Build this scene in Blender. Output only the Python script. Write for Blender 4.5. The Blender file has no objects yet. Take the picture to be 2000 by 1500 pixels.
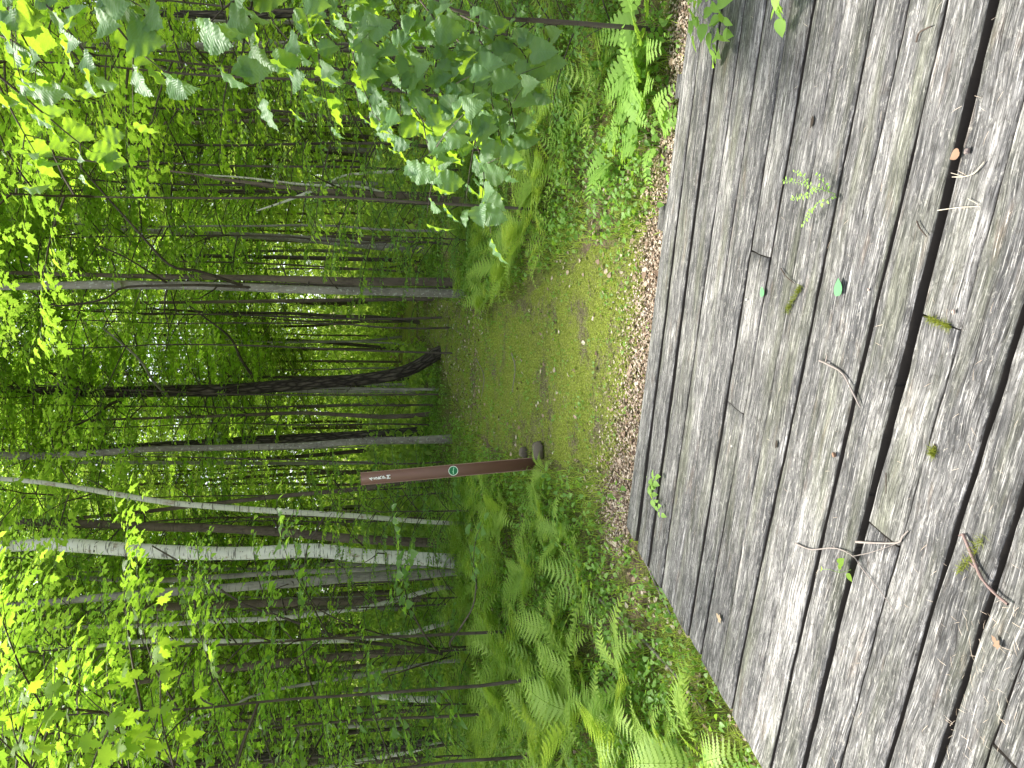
import bpy, math
import numpy as np
from math import radians, sin, cos, pi, atan2
from mathutils import Vector, Matrix

# ------------------------------------------------------------ camera, light, sky, exposure
SC = bpy.context.scene
COL = SC.collection
H = 1.5; PITCH = radians(9.46); FPX = 1500.0
CP, SP = cos(PITCH), sin(PITCH)
cd = bpy.data.cameras.new('camera'); cam = bpy.data.objects.new('camera', cd); COL.objects.link(cam)
cd.sensor_width = 36.0; cd.lens = 27.0; cd.clip_start = 0.05; cd.clip_end = 1500
fw = Vector((0, CP, -SP)); upv = Vector((0, SP, CP)); rt = Vector((1, 0, 0))
# the photograph was taken with the phone on its side: picture left is world up
cx, cy, cz = -upv, rt, -fw
M = Matrix(((cx.x, cy.x, cz.x, 0), (cx.y, cy.y, cz.y, 0), (cx.z, cy.z, cz.z, H), (0, 0, 0, 1)))
cam.matrix_world = M
SC.camera = cam

SUN_EL, SUN_AZ = radians(66), radians(-35)
S = Vector((sin(SUN_AZ) * cos(SUN_EL), cos(SUN_AZ) * cos(SUN_EL), sin(SUN_EL)))
w = bpy.data.worlds.new('World'); SC.world = w; w.use_nodes = True
nt = w.node_tree; bg = nt.nodes['Background']
sky = nt.nodes.new('ShaderNodeTexSky'); sky.sky_type = 'NISHITA'; sky.sun_disc = False
sky.sun_elevation = SUN_EL; sky.sun_rotation = SUN_AZ; sky.dust_density = 4.0; sky.air_density = 1.0; sky.ozone_density = 1.0
hs = nt.nodes.new('ShaderNodeHueSaturation'); hs.inputs['Saturation'].default_value = 0.45     # thin bright cloud
nt.links.new(sky.outputs[0], hs.inputs['Color']); nt.links.new(hs.outputs[0], bg.inputs[0]); bg.inputs[1].default_value = 0.15
ld = bpy.data.lights.new('sun', 'SUN'); ld.energy = 3.1; ld.angle = radians(10.0); ld.color = (1.0, 0.96, 0.88)
sun = bpy.data.objects.new('sun', ld); COL.objects.link(sun)
sun.rotation_euler = S.to_track_quat('Z', 'Y').to_euler(); sun.location = (0, 0, 40)
SC.view_settings.view_transform = 'Standard'; SC.view_settings.look = 'None'
SC.view_settings.gamma = 1.0; SC.view_settings.exposure = 1.72
SC.render.engine = 'CYCLES'
SC.cycles.max_bounces = 9; SC.cycles.diffuse_bounces = 6; SC.cycles.transmission_bounces = 7; SC.cycles.glossy_bounces = 2
SC.render.resolution_x = 1024; SC.render.resolution_y = 768

# ------------------------------------------------------------ geometry helpers
def ray(x, y):                       # photograph pixel -> world direction
    a = (750 - y) / FPX; b = (1000 - x) / FPX
    return np.array([a, CP + b * SP, -SP + b * CP])
def at(x, y, D):                     # point seen at a pixel, D metres ahead
    d = ray(x, y); return np.array([0, 0, H]) + d * (D / d[1])
def on_plane(x, y, z=0.0):
    d = ray(x, y); return np.array([0, 0, H]) + d * ((z - H) / d[2])
def pxw(wpx, D): return wpx / FPX * D * 1.0

def vnoise(x, y, seed=0):
    x = np.asarray(x, float); y = np.asarray(y, float)
    xi = np.floor(x).astype(np.int64); yi = np.floor(y).astype(np.int64); xf = x - xi; yf = y - yi
    def h(a, b):
        n = (a * 374761393 + b * 668265263 + seed * 974634777) & 0x7fffffff
        n = ((n ^ (n >> 13)) * 1274126177) & 0x7fffffff
        return ((n ^ (n >> 16)) & 0xffff) / 65535.0
    u = xf * xf * (3 - 2 * xf); v = yf * yf * (3 - 2 * yf)
    return (h(xi, yi) * (1 - u) + h(xi + 1, yi) * u) * (1 - v) + (h(xi, yi + 1) * (1 - u) + h(xi + 1, yi + 1) * u) * v

PVD = np.array([-2.767, CP + 0.16667 * SP]); PVD = PVD / np.linalg.norm(PVD)
SD = -PVD                                   # along the planks, to the right
TD = np.array([SD[1], -SD[0]])              # across, towards the viewer
O2 = on_plane(1222, 1024)[:2]
def st(p): d = np.asarray(p)[..., :2] - O2; return d @ SD, d @ TD
def w2(s, t): return O2 + s * SD + t * TD

def gz(x, y):                              # ground height
    x = np.asarray(x, float); y = np.asarray(y, float)
    z = np.interp(y, [-12, 0, 2, 4.2, 5.2, 7, 9, 11, 14, 20, 30, 45, 70, 120, 400], [-.2, -.16, -.15, -.10, -.02, .12, .26, .40, .62, .80, 1.0, 1.9, 4.2, 10, 24])
    z = z + 0.05 * (vnoise(x * .9, y * .9, 1) - .5) + .16 * (vnoise(x * .25 + 7, y * .25, 2) - .5) * np.clip((y - 5) / 4, 0, 1)
    s = (x - O2[0]) * SD[0] + (y - O2[1]) * SD[1]; t = (x - O2[0]) * TD[0] + (y - O2[1]) * TD[1]
    under = np.clip((np.minimum(s - .05, t - .05)) / .25, 0, 1)
    return z - .30 * under
def on_ground(x, y):
    d = ray(x, y); lo = 1.0
    f = lambda D: (H + d[2] / d[1] * D) - float(gz(d[0] / d[1] * D, D))
    D = 1.0
    while D < 80 and f(D) > 0: D += .1
    a, b = D - .1, D
    for _ in range(20):
        m = (a + b) / 2
        if f(m) > 0: a = m
        else: b = m
    return np.array([0, 0, H]) + d * (b / d[1])

def link(name, data, parent=None):
    o = bpy.data.objects.new(name, data); COL.objects.link(o)
    if parent is not None: o.parent = parent
    return o
def tag(o, label=None, cat=None, group=None, kind=None):
    if label: o['label'] = label
    if cat: o['category'] = cat
    if group: o['group'] = group
    if kind: o['kind'] = kind
    return o
def empty(name, loc, rz=0.0, label=None, cat=None, group=None):
    o = link(name, None); o.location = tuple(float(c) for c in loc); o.rotation_euler = (0, 0, rz); o.empty_display_size = .1
    return tag(o, label, cat, group)
def mesh(name, V, F, mats, rnd=None, uv=None, smooth=False, fm=None):
    """V (n,3); F: (m,3|4) int array or list of such arrays"""
    me = bpy.data.meshes.new(name); V = np.asarray(V, np.float32)
    Fs = F if isinstance(F, list) else [F]; Fs = [np.asarray(f, np.int32) for f in Fs if len(f)]
    loops = np.concatenate([f.ravel() for f in Fs]); sizes = np.concatenate([np.full(len(f), f.shape[1], np.int32) for f in Fs])
    me.vertices.add(len(V)); me.vertices.foreach_set('co', V.ravel())
    me.loops.add(len(loops)); me.loops.foreach_set('vertex_index', loops)
    me.polygons.add(len(sizes)); me.polygons.foreach_set('loop_start', np.concatenate([[0], np.cumsum(sizes)[:-1]]).astype(np.int32))
    if fm is not None: me.polygons.foreach_set('material_index', np.asarray(fm, np.int32))
    if smooth: me.polygons.foreach_set('use_smooth', np.ones(len(sizes), bool))
    if rnd is not None:
        a = me.attributes.new('rnd', 'FLOAT', 'POINT'); a.data.foreach_set('value', np.asarray(rnd, np.float32))
    if uv is not None:
        l = me.uv_layers.new(name='UVMap'); l.data.foreach_set('uv', np.asarray(uv, np.float32)[loops].ravel())
    for m in (mats if isinstance(mats, (list, tuple)) else [mats]): me.materials.append(m)
    me.update(calc_edges=True); me.validate()
    return me

class Geo:                                   # gathers pieces of ONE part
    def __init__(s): s.V = []; s.F3 = []; s.F4 = []; s.R = []; s.U = []; s.n = 0
    def add(s, V, F, r=0.5, uv=None):
        V = np.asarray(V, float); F = np.asarray(F, int)
        if len(V) == 0: return
        (s.F3 if F.shape[1] == 3 else s.F4).append(F + s.n); s.V.append(V)
        s.R.append(np.full(len(V), r) if np.isscalar(r) else r); s.U.append(uv if uv is not None else V[:, :2]); s.n += len(V)
    def build(s, name, mat, smooth=False):
        F = []
        if s.F3: F.append(np.concatenate(s.F3))
        if s.F4: F.append(np.concatenate(s.F4))
        return mesh(name, np.concatenate(s.V), F, mat, np.concatenate(s.R), np.concatenate(s.U), smooth)

def tube(P, R, k=6, cap=True, rough=0.0, seed=0):
    """tube along polyline P with radii R; uv = (angle, length)"""
    P = np.asarray(P, float); n = len(P); R = np.broadcast_to(np.asarray(R, float), (n,))
    T = np.gradient(P, axis=0); T /= (np.linalg.norm(T, axis=1)[:, None] + 1e-9)
    ref = np.array([0.31, 0.95, 0.05]) if abs(T[0][2]) > .6 else np.array([0.1, 0.1, 1.0])
    A = np.cross(T, ref); A /= (np.linalg.norm(A, axis=1)[:, None] + 1e-9); B = np.cross(T, A)
    th = np.linspace(0, 2 * pi, k + 1)
    L = np.concatenate([[0], np.cumsum(np.linalg.norm(np.diff(P, axis=0), axis=1))])
    rr = R[:, None] * np.ones((1, k + 1))
    if rough > 0:
        nz = vnoise(np.cos(th)[None, :] * 1.7 + 5 + seed, L[:, None] * 4 + np.sin(th)[None, :] * 1.7, seed) - .5
        nz[:, -1] = nz[:, 0]; rr = rr * (1 + rough * nz)
    V = P[:, None, :] + rr[..., None] * (np.cos(th)[None, :, None] * A[:, None, :] + np.sin(th)[None, :, None] * B[:, None, :])
    uv = np.stack([np.broadcast_to(th / (2 * pi), (n, k + 1)), np.broadcast_to(L[:, None], (n, k + 1))], -1)
    i, j = np.meshgrid(np.arange(n - 1), np.arange(k), indexing='ij')
    a = i * (k + 1) + j
    F = np.stack([a, a + 1, a + k + 2, a + k + 1], -1).reshape(-1, 4)
    return V.reshape(-1, 3), F[:, ::-1], uv.reshape(-1, 2)
def smoothp(P, n):                           # Catmull-Rom resample
    P = np.asarray(P, float)
    if len(P) < 3: return np.array([P[0] + (P[-1] - P[0]) * t for t in np.linspace(0, 1, n)])
    Q = np.vstack([2 * P[0] - P[1], P, 2 * P[-1] - P[-2]]); out = []
    for t in np.linspace(0, len(P) - 1 - 1e-6, n):
        i = int(t); f = t - i; a, b, c, d = Q[i:i + 4]
        out.append(.5 * ((2 * b) + (c - a) * f + (2 * a - 5 * b + 4 * c - d) * f * f + (3 * b - a - 3 * c + d) * f ** 3))
    return np.array(out)

# ------------------------------------------------------------ materials
class NT:
    def __init__(s, name):
        s.m = bpy.data.materials.new(name); s.m.use_nodes = True; s.t = s.m.node_tree; s.t.nodes.clear()
        s.out = s.n('ShaderNodeOutputMaterial')
    def n(s, ty, **kw):
        o = s.t.nodes.new(ty)
        for k, v in kw.items(): setattr(o, k, v)
        return o
    def l(s, a, b): s.t.links.new(a, b)
    def noise(s, vec, scale, detail=3, rough=.55, dist=0.0):
        o = s.n('ShaderNodeTexNoise'); o.inputs['Scale'].default_value = scale; o.inputs['Detail'].default_value = detail
        o.inputs['Roughness'].default_value = rough; o.inputs['Distortion'].default_value = dist
        if vec is not None: s.l(vec, o.inputs['Vector'])
        return o.outputs['Fac']
    def mapv(s, vec, sc):
        o = s.n('ShaderNodeMapping'); o.inputs['Scale'].default_value = sc; s.l(vec, o.inputs['Vector']); return o.outputs[0]
    def ramp(s, fac, stops):
        o = s.n('ShaderNodeValToRGB'); e = o.color_ramp.elements
        while len(e) < len(stops): e.new(.5)
        for i, (p, c) in enumerate(stops):
            e[i].position = p; e[i].color = (c[0], c[1], c[2], 1) if not np.isscalar(c) else (c, c, c, 1)
        s.l(fac, o.inputs[0]); return o.outputs[0]
    def mix(s, fac, a, b, mode='MIX'):
        o = s.n('ShaderNodeMix', data_type='RGBA', blend_type=mode)
        for sock, v in ((o.inputs[0], fac), (o.inputs[6], a), (o.inputs[7], b)):
            if hasattr(v, 'links'): s.l(v, sock)
            elif np.isscalar(v): sock.default_value = v
            else: sock.default_value = (*v, 1)
        return o.outputs[2]
    def math(s, op, a, b=0.0, c=None):
        o = s.n('ShaderNodeMath', operation=op)
        for sock, v in zip(o.inputs, (a, b) if c is None else (a, b, c)):
            if hasattr(v, 'links'): s.l(v, sock)
            else: sock.default_value = v
        return o.outputs[0]
    def attr(s, name): return s.n('ShaderNodeAttribute', attribute_name=name).outputs['Fac']
    def uv(s): return s.n('ShaderNodeTexCoord').outputs['UV']
    def ob(s): return s.n('ShaderNodeTexCoord').outputs['Object']
    def objrnd(s): return s.n('ShaderNodeObjectInfo').outputs['Random']
    def bump(s, h, strength=.5, dist=.01):
        o = s.n('ShaderNodeBump'); o.inputs['Strength'].default_value = strength; o.inputs['Distance'].default_value = dist
        s.l(h, o.inputs['Height']); return o.outputs[0]
    def bsdf(s, col, rough=.8, spec=.3, normal=None):
        o = s.n('ShaderNodeBsdfPrincipled')
        for sock, v in ((o.inputs['Base Color'], col), (o.inputs['Roughness'], rough)):
            if hasattr(v, 'links'): s.l(v, sock)
            elif np.isscalar(v): sock.default_value = v
            else: sock.default_value = (*v, 1)
        o.inputs['Specular IOR Level'].default_value = spec
        if normal is not None: s.l(normal, o.inputs['Normal'])
        return o.outputs[0]
    def done(s, sh): s.l(sh, s.out.inputs['Surface']); return s.m

def leaf_mat(name, dark, light, tdark, tlight, trans=.45, rough=.45, spec=.5, veins=False):
    k = NT(name); r = k.attr('rnd'); orr = k.objrnd()
    f = k.math('ADD', k.math('MULTIPLY', r, .6), k.math('MULTIPLY', orr, .4))
    c = k.mix(f, dark, light); tc = k.mix(f, tdark, tlight); nrm = None
    if veins:
        u = k.uv(); sx = k.n('ShaderNodeSeparateXYZ'); k.l(u, sx.inputs[0])
        ay = k.math('ABSOLUTE', sx.outputs[1])
        ph = k.math('MULTIPLY', k.math('SUBTRACT', sx.outputs[0], k.math('MULTIPLY', ay, .85)), 9.0)
        fr = k.math('ABSOLUTE', k.math('SUBTRACT', k.math('FRACT', ph), .5))
        side = k.math('LESS_THAN', fr, .06); midr = k.math('LESS_THAN', ay, .012)
        v = k.math('MAXIMUM', side, midr)
        c = k.mix(k.math('MULTIPLY', v, .45), c, (light[0] * 1.5, light[1] * 1.4, light[2] * 1.5))
        tc = k.mix(k.math('MULTIPLY', v, .5), tc, tdark)
        nrm = k.bump(k.math('MULTIPLY', fr, 1.0), .25, .01)
    p = k.bsdf(c, rough, spec, nrm)
    t = k.n('ShaderNodeBsdfTranslucent'); k.l(tc, t.inputs[0])
    m = k.n('ShaderNodeMixShader'); m.inputs[0].default_value = trans; k.l(p, m.inputs[1]); k.l(t.outputs[0], m.inputs[2])
    return k.done(m.outputs[0])

ML = {
 'maple': leaf_mat('maple_leaf', (.09, .17, .03), (.16, .27, .05), (.26, .50, .03), (.52, .76, .07), .6, .45, .45),
 'young': leaf_mat('young_maple_leaf', (.14, .26, .03), (.22, .36, .05), (.36, .60, .03), (.54, .74, .06), .55, .6, .15),
 'ovate': leaf_mat('hazel_leaf', (.08, .17, .05), (.15, .27, .09), (.24, .48, .04), (.48, .72, .08), .55, .4, .5),
 'linden': leaf_mat('linden_leaf', (.065, .14, .06), (.11, .21, .09), (.26, .48, .02), (.46, .68, .04), .42, .5, .4, True),
 'far': leaf_mat('forest_leaf', (.10, .17, .035), (.22, .32, .09), (.30, .50, .04), (.66, .84, .14), .6, .6, .3),
 'fern': leaf_mat('fern_leaf', (.13, .26, .035), (.38, .52, .10), (.32, .54, .035), (.70, .84, .12), .4, .55, .35),
 'fern2': leaf_mat('sensitive_fern_leaf', (.18, .34, .06), (.28, .46, .09), (.36, .60, .05), (.50, .72, .08), .4, .6, .3),
 'herb': leaf_mat('herb_leaf', (.10, .22, .035), (.20, .36, .06), (.24, .46, .03), (.45, .68, .07), .4, .5, .4),
 'grass': leaf_mat('grass_blade', (.18, .28, .03), (.42, .50, .09), (.34, .52, .03), (.62, .74, .12), .4, .6, .25),
 'moss': leaf_mat('moss_green', (.09, .12, .012), (.20, .22, .03), (.12, .18, .01), (.25, .28, .03), .2, .9, .1),
}
def mat_bark(name, dark, light, kind):
    k = NT(name); u = k.uv(); ob = k.ob(); rn = k.objrnd()
    off = k.n('ShaderNodeVectorMath', operation='ADD'); k.l(ob, off.inputs[0]); k.l(rn, off.inputs[1]); ob = off.outputs[0]
    if kind == 'furrow':
        m = k.mapv(u, (7, 2.4, 1)); v = k.n('ShaderNodeTexVoronoi', feature='DISTANCE_TO_EDGE'); v.inputs['Scale'].default_value = 2.2
        nz = k.n('ShaderNodeTexNoise'); nz.inputs['Scale'].default_value = 3; k.l(m, nz.inputs['Vector'])
        mm = k.mix(.25, m, nz.outputs['Color']); k.l(mm, v.inputs['Vector'])
        h = k.math('MINIMUM', v.outputs['Distance'], .35); fn = k.noise(k.mapv(ob, (60, 60, 14)), 1, 4, .7)
        c = k.mix(k.math('MULTIPLY', h, 2.8), dark, light); c = k.mix(.6, c, k.ramp(fn, [(.3, .25), (.7, 1.2)]), 'MULTIPLY')
        hh = k.math('ADD', k.math('MULTIPLY', h, 2), k.math('MULTIPLY', fn, .35))
        return k.done(k.bsdf(c, .9, .15, k.bump(hh, 1.0, .02)))
    if kind == 'birch':
        big = k.noise(k.mapv(ob, (3, 3, 1.6)), 1.6, 4, .6)
        len_ = k.noise(k.mapv(ob, (5, 5, 60)), 1.0, 3, .55); pat = k.noise(k.mapv(ob, (9, 9, 5)), 1.3, 5, .7)
        c = k.mix(k.ramp(big, [(.4, 0), (.62, 1)]), light, tuple(x * .82 for x in light))
        c = k.mix(k.ramp(len_, [(.57, 0), (.64, .8)]), c, dark)
        c = k.mix(k.ramp(pat, [(.57, 0), (.66, .8)]), c, (.30, .22, .15))
        c = k.mix(k.ramp(k.noise(k.mapv(ob, (6, 6, 9)), 2, 3), [(.66, 0), (.70, 1)]), c, dark)
        sx = k.n('ShaderNodeSeparateXYZ'); k.l(k.ob(), sx.inputs[0])      # darker rough plates at the butt
        bf = k.math('SUBTRACT', 1.0, k.math('MULTIPLY', sx.outputs[2], 1.1)); bf = k.math('ADD', bf, k.math('SUBTRACT', pat, .5))
        c = k.mix(k.ramp(bf, [(.35, 0), (.8, .85)]), c, (.10, .085, .07))
        return k.done(k.bsdf(c, .75, .25, k.bump(k.math('ADD', pat, len_), .6, .01)))
    fine = k.noise(k.mapv(ob, (26, 26, 9)), 1.5, 5, .65); big = k.noise(k.mapv(ob, (3, 3, 1.3)), 2, 3)
    c = k.mix(k.ramp(fine, [(.3, 0), (.7, 1)]), dark, light)
    c = k.mix(k.ramp(big, [(.42, 0), (.6, .55)]), c, tuple(x * 1.35 for x in light))
    if kind == 'lichen':
        sp = k.noise(k.mapv(ob, (34, 34, 24)), 1, 3, .5); c = k.mix(k.ramp(sp, [(.60, 0), (.65, .9)]), c, (.42, .44, .38))
    ln = k.noise(k.mapv(ob, (4, 4, 50)), 1.0, 2); c = k.mix(k.ramp(ln, [(.63, 0), (.7, .6)]), c, tuple(x * .5 for x in dark))
    return k.done(k.bsdf(c, .85, .2, k.bump(fine, .5, .008)))
MB_ = 0
MB = {'dark': mat_bark('dark_furrowed_bark', (.025, .021, .017), (.13, .11, .09), 'furrow'),
      'greyfurrow': mat_bark('grey_furrowed_bark', (.03, .026, .022), (.17, .15, .125), 'furrow'),
      'birch': mat_bark('white_birch_bark', (.035, .03, .025), (.80, .79, .73), 'birch'),
      'palebirch': mat_bark('thin_birch_bark', (.05, .045, .035), (.56, .56, .47), 'birch'),
      'grey': mat_bark('smooth_grey_bark', (.15, .14, .12), (.29, .275, .245), 'plain'),
      'brown': mat_bark('brown_bark', (.07, .055, .042), (.15, .12, .095), 'plain'),
      'lichen': mat_bark('lichen_spotted_bark', (.13, .12, .10), (.25, .23, .20), 'lichen'),
      'thin': mat_bark('thin_stem_bark', (.035, .028, .02), (.09, .075, .06), 'plain')}

def mat_wood():
    k = NT('weathered_deck_wood'); u = k.uv(); r = k.attr('rnd')
    cb = k.n('ShaderNodeCombineXYZ'); k.l(k.math('MULTIPLY', r, 37.0), cb.inputs[0]); k.l(k.math('MULTIPLY', r, 91.0), cb.inputs[1]); k.l(k.math('MULTIPLY', r, 13.0), cb.inputs[2])
    ad = k.n('ShaderNodeVectorMath', operation='ADD'); k.l(u, ad.inputs[0]); k.l(cb.outputs[0], ad.inputs[1]); v = ad.outputs[0]
    wv = k.n('ShaderNodeTexNoise'); wv.inputs['Scale'].default_value = 2.5; k.l(v, wv.inputs['Vector'])
    vv = k.n('ShaderNodeVectorMath', operation='MULTIPLY_ADD'); k.l(wv.outputs['Color'], vv.inputs[0]); vv.inputs[1].default_value = (0, .05, 0); k.l(v, vv.inputs[2]); v2 = vv.outputs[0]
    st_ = k.noise(k.mapv(v2, (6.5, 105, 1)), 1, 6, .68, .3)          # fibres
    st2 = k.noise(k.mapv(v2, (3.0, 34, 1)), 1, 5, .66, .4)         # bands
    blot = k.noise(k.mapv(v, (2.2, 5, 1)), 1, 5, .62)              # weather stains
    speck = k.noise(k.mapv(v, (38, 60, 1)), 1, 4, .75)
    bright = k.noise(k.mapv(v2, (8, 150, 1)), 1, 4, .6, .3)
    f = k.math('ADD', k.math('MULTIPLY', st_, .55), k.math('ADD', k.math('MULTIPLY', st2, .45), k.math('MULTIPLY', blot, .7)))
    c = k.ramp(f, [(.60, (.022, .022, .024)), (.77, (.072, .071, .071)), (.92, (.15, .146, .14)), (1.08, (.30, .29, .275))])
    c = k.mix(k.ramp(bright, [(.56, 0), (.64, .8)]), c, (.34, .33, .315))
    c = k.mix(k.ramp(speck, [(.56, 0), (.66, .65)]), c, (.30, .29, .265))
    c = k.mix(k.ramp(k.noise(k.mapv(v, (45, 70, 1)), 1.3, 3, .6), [(.36, .55), (.44, 0)]), c, (.05, .045, .04))
    gm = k.math('MULTIPLY', k.ramp(k.noise(k.mapv(v, (1.3, 9, 1)), 1, 3), [(.5, 0), (.68, 1)]), .5); c = k.mix(gm, c, (.10, .105, .065))
    wm = k.math('MULTIPLY', k.ramp(k.noise(k.mapv(v, (5, 20, 1)), 1, 3), [(.6, 0), (.72, 1)]), .25); c = k.mix(wm, c, (.16, .11, .07))
    tone = k.ramp(k.math('FRACT', k.math('MULTIPLY', r, 7.13)), [(0, .70), (1, .98)]); c = k.mix(1.0, c, tone, 'MULTIPLY')
    mot = k.noise(k.mapv(v2, (8, 62, 1)), 1, 7, .82, .5); c = k.mix(.85, c, k.ramp(mot, [(.34, .32), (.5, .98), (.68, 1.85)]), 'MULTIPLY')
    fin = k.noise(k.mapv(v2, (18, 290, 1)), 1, 3, .6); c = k.mix(.9, c, k.ramp(fin, [(.33, .35), (.5, 1.05), (.7, 1.7)]), 'MULTIPLY')
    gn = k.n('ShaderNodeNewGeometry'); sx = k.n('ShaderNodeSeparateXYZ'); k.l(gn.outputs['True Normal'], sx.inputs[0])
    c = k.mix(k.math('LESS_THAN', sx.outputs[2], .35), c, (.030, .025, .020))      # plank sides coloured dark so the gaps read as deep shade
    ck = k.noise(k.mapv(v2, (1.1, 44, 1)), 1, 2, .4, .2)
    ckm = k.ramp(k.math('ABSOLUTE', k.math('SUBTRACT', ck, .5)), [(.0, 1), (.012, 0)])
    ckm = k.math('MULTIPLY', ckm, k.ramp(k.noise(k.mapv(v, (1.4, 7, 1)), 1.4, 2), [(.52, 0), (.60, 1)]))
    c = k.mix(k.math('MULTIPLY', ckm, .85), c, (.02, .018, .016))
    h = k.math('ADD', k.math('ADD', st_, k.math('MULTIPLY', st2, .8)), k.math('SUBTRACT', k.math('MULTIPLY', speck, .4), ckm))
    return k.done(k.bsdf(c, .85, .25, k.bump(h, .8, .006)))
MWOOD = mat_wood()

def mat_ground():
    k = NT('forest_floor'); o = k.ob()
    f = k.noise(o, 14, 6, .7); g = k.noise(o, 55, 4, .7); b = k.noise(o, .9, 4, .6)
    litter = k.ramp(k.math('ADD', k.math('MULTIPLY', f, .5), k.math('MULTIPLY', g, .5)), [(.34, (.05, .036, .024)), (.5, (.15, .11, .075)), (.64, (.30, .23, .165))])
    moss = k.ramp(g, [(.3, (.07, .095, .015)), (.7, (.18, .22, .04))])
    c = k.mix(k.ramp(b, [(.42, 0), (.56, .85)]), litter, moss)
    return k.done(k.bsdf(c, .95, .1, k.bump(k.math('ADD', f, g), .9, .03)))
def mat_path():
    k = NT('trodden_path'); o = k.ob()
    f = k.noise(o, 9, 6, .7); g = k.noise(o, 60, 5, .75); b = k.noise(o, 2.2, 4, .6)
    soil = k.ramp(k.math('ADD', k.math('MULTIPLY', f, .4), k.math('MULTIPLY', g, .6)), [(.36, (.05, .038, .026)), (.5, (.17, .13, .095)), (.62, (.38, .31, .24))])
    moss = k.ramp(g, [(.36, (.09, .12, .015)), (.5, (.27, .33, .04)), (.64, (.48, .54, .11))])
    h = k.noise(o, 26, 4, .7); c = k.mix(k.ramp(k.math('ADD', k.math('MULTIPLY', b, .65), k.math('MULTIPLY', h, .35)), [(.40, .1), (.49, .92)]), soil, moss)
    c = k.mix(k.ramp(k.noise(o, 90, 3, .6), [(.60, 0), (.68, .8)]), c, (.42, .36, .28))
    c = k.mix(k.ramp(k.noise(o, 75, 3, .6), [(.60, 0), (.66, .8)]), c, (.03, .025, .015))
    return k.done(k.bsdf(c, .95, .1, k.bump(k.math('ADD', f, k.math('MULTIPLY', g, 1.5)), 1.0, .03)))
def plain(name, col, rough=.8, spec=.3, var=.25, sc=30):
    k = NT(name); n = k.noise(k.ob(), sc, 4, .6)
    c = k.mix(n, tuple(x * (1 - var) for x in col), tuple(min(1, x * (1 + var)) for x in col))
    return k.done(k.bsdf(c, rough, spec, k.bump(n, .3, .002)))
def mat_litter():
    k = NT('dead_leaf'); r = k.attr('rnd')
    c = k.ramp(r, [(0, (.09, .055, .035)), (.25, (.22, .15, .10)), (.6, (.37, .285, .21)), (1, (.54, .47, .38))])
    return k.done(k.bsdf(c, .8, .25))
MGR, MPA, MLI = mat_ground(), mat_path(), mat_litter()

# ------------------------------------------------------------ leaf templates: (verts, tris), length 1 along +x
def fan(half, centre, fold=.2, droop=.2):
    half = np.array(half, float); low = half[1:-1][::-1] * [1, -1]
    ring = np.vstack([half, low]); P = np.vstack([[centre], ring]); n = len(ring)
    z = fold * np.abs(P[:, 1]) - droop * P[:, 0] ** 2
    T = np.array([[0, 1 + (i + 1) % n, 1 + i] for i in range(n)])
    return np.column_stack([P, z]), T
L_MAPLE = fan([(0, 0), (-.04, .10), (-.08, .30), (.08, .24), (.13, .30), (.12, .44), (.24, .38), (.36, .56), (.38, .40), (.50, .42), (.46, .26), (.48, .16), (.62, .22), (.66, .27), (.72, .15), (.84, .13), (1, 0)], (.32, 0), -.15, .25)
L_MAPLE_LO = fan([(0, 0), (-.05, .28), (.15, .27), (.36, .52), (.45, .18), (.66, .24), (1, 0)], (.3, 0), -.15, .25)
def linden_leaf():
    xs = np.array([-.07, 0.02, .12, .24, .36, .48, .6, .7, .8, .88, .94, 1.0]); ys = np.array([.14, .34, .45, .49, .48, .44, .37, .29, .19, .10, .045, 0])
    V = []; T = []
    half = [(0, 0)]
    for i, (x, y) in enumerate(zip(xs, ys)):
        half.append((x, y))
        if 1 <= i < 9: half.append((x + .075, y * 1.0 - .012 if i > 3 else y + .02))
    return half
def leaf_grid(half, fold=.25, droop=.25, wave=.03):
    """leaf with midrib vertices so that it can fold and curl"""
    half = np.array(half[1:-1], float); n = len(half)
    xm = np.clip(half[:, 0], 0.0, .97)
    mid = np.column_stack([xm * .98, np.zeros(n)]); md = half * [.985, .5]; md[:, 0] = (half[:, 0] + xm) / 2
    tip = np.array([[1.0, 0]])
    P = np.vstack([mid, md, half, md * [1, -1], half * [1, -1], tip])
    z = fold * np.abs(P[:, 1]) - droop * P[:, 0] ** 2 + wave * np.sin(P[:, 0] * 19) * np.abs(P[:, 1]) * 2
    T = []
    for i in range(n - 1):
        for a, b in ((0, 1), (1, 2)):
            T += [(a * n + i, a * n + i + 1, b * n + i), (a * n + i + 1, b * n + i + 1, b * n + i)]
        for a, b in ((0, 3), (3, 4)):
            T += [(a * n + i, b * n + i, a * n + i + 1), (a * n + i + 1, b * n + i, b * n + i + 1)]
    t = 5 * n; l = n - 1
    T += [(l, t, n + l), (n + l, t, 2 * n + l), (l, 3 * n + l, t), (3 * n + l, 4 * n + l, t)]
    return np.column_stack([P, z]), np.array(T)
L_LINDEN = leaf_grid(linden_leaf(), .18, .28, .06)
L_LINDEN_B = leaf_grid(linden_leaf(), .38, .5, -.05)
L_OVATE = fan([(0, 0), (-.04, .14), (.06, .33), (.25, .41), (.45, .40), (.65, .30), (.84, .14), (1, 0)], (.4, 0), .22, .2)
L_OVATE_LO = fan([(0, 0), (.08, .32), (.45, .38), (.8, .17), (1, 0)], (.4, 0), .2, .2)
L_DIA = (np.array([(0, 0, 0), (.42, .36, .08), (1, 0, -.16), (.42, -.36, .08)], float), np.array([(0, 2, 1), (0, 3, 2)]))
L_BLADE = (np.array([(0, -.035, 0), (0, .035, 0), (.5, -.028, .0), (.5, .028, 0), (1, 0, -.2)], float), np.array([(0, 1, 3), (0, 3, 2), (2, 3, 4)]))

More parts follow.
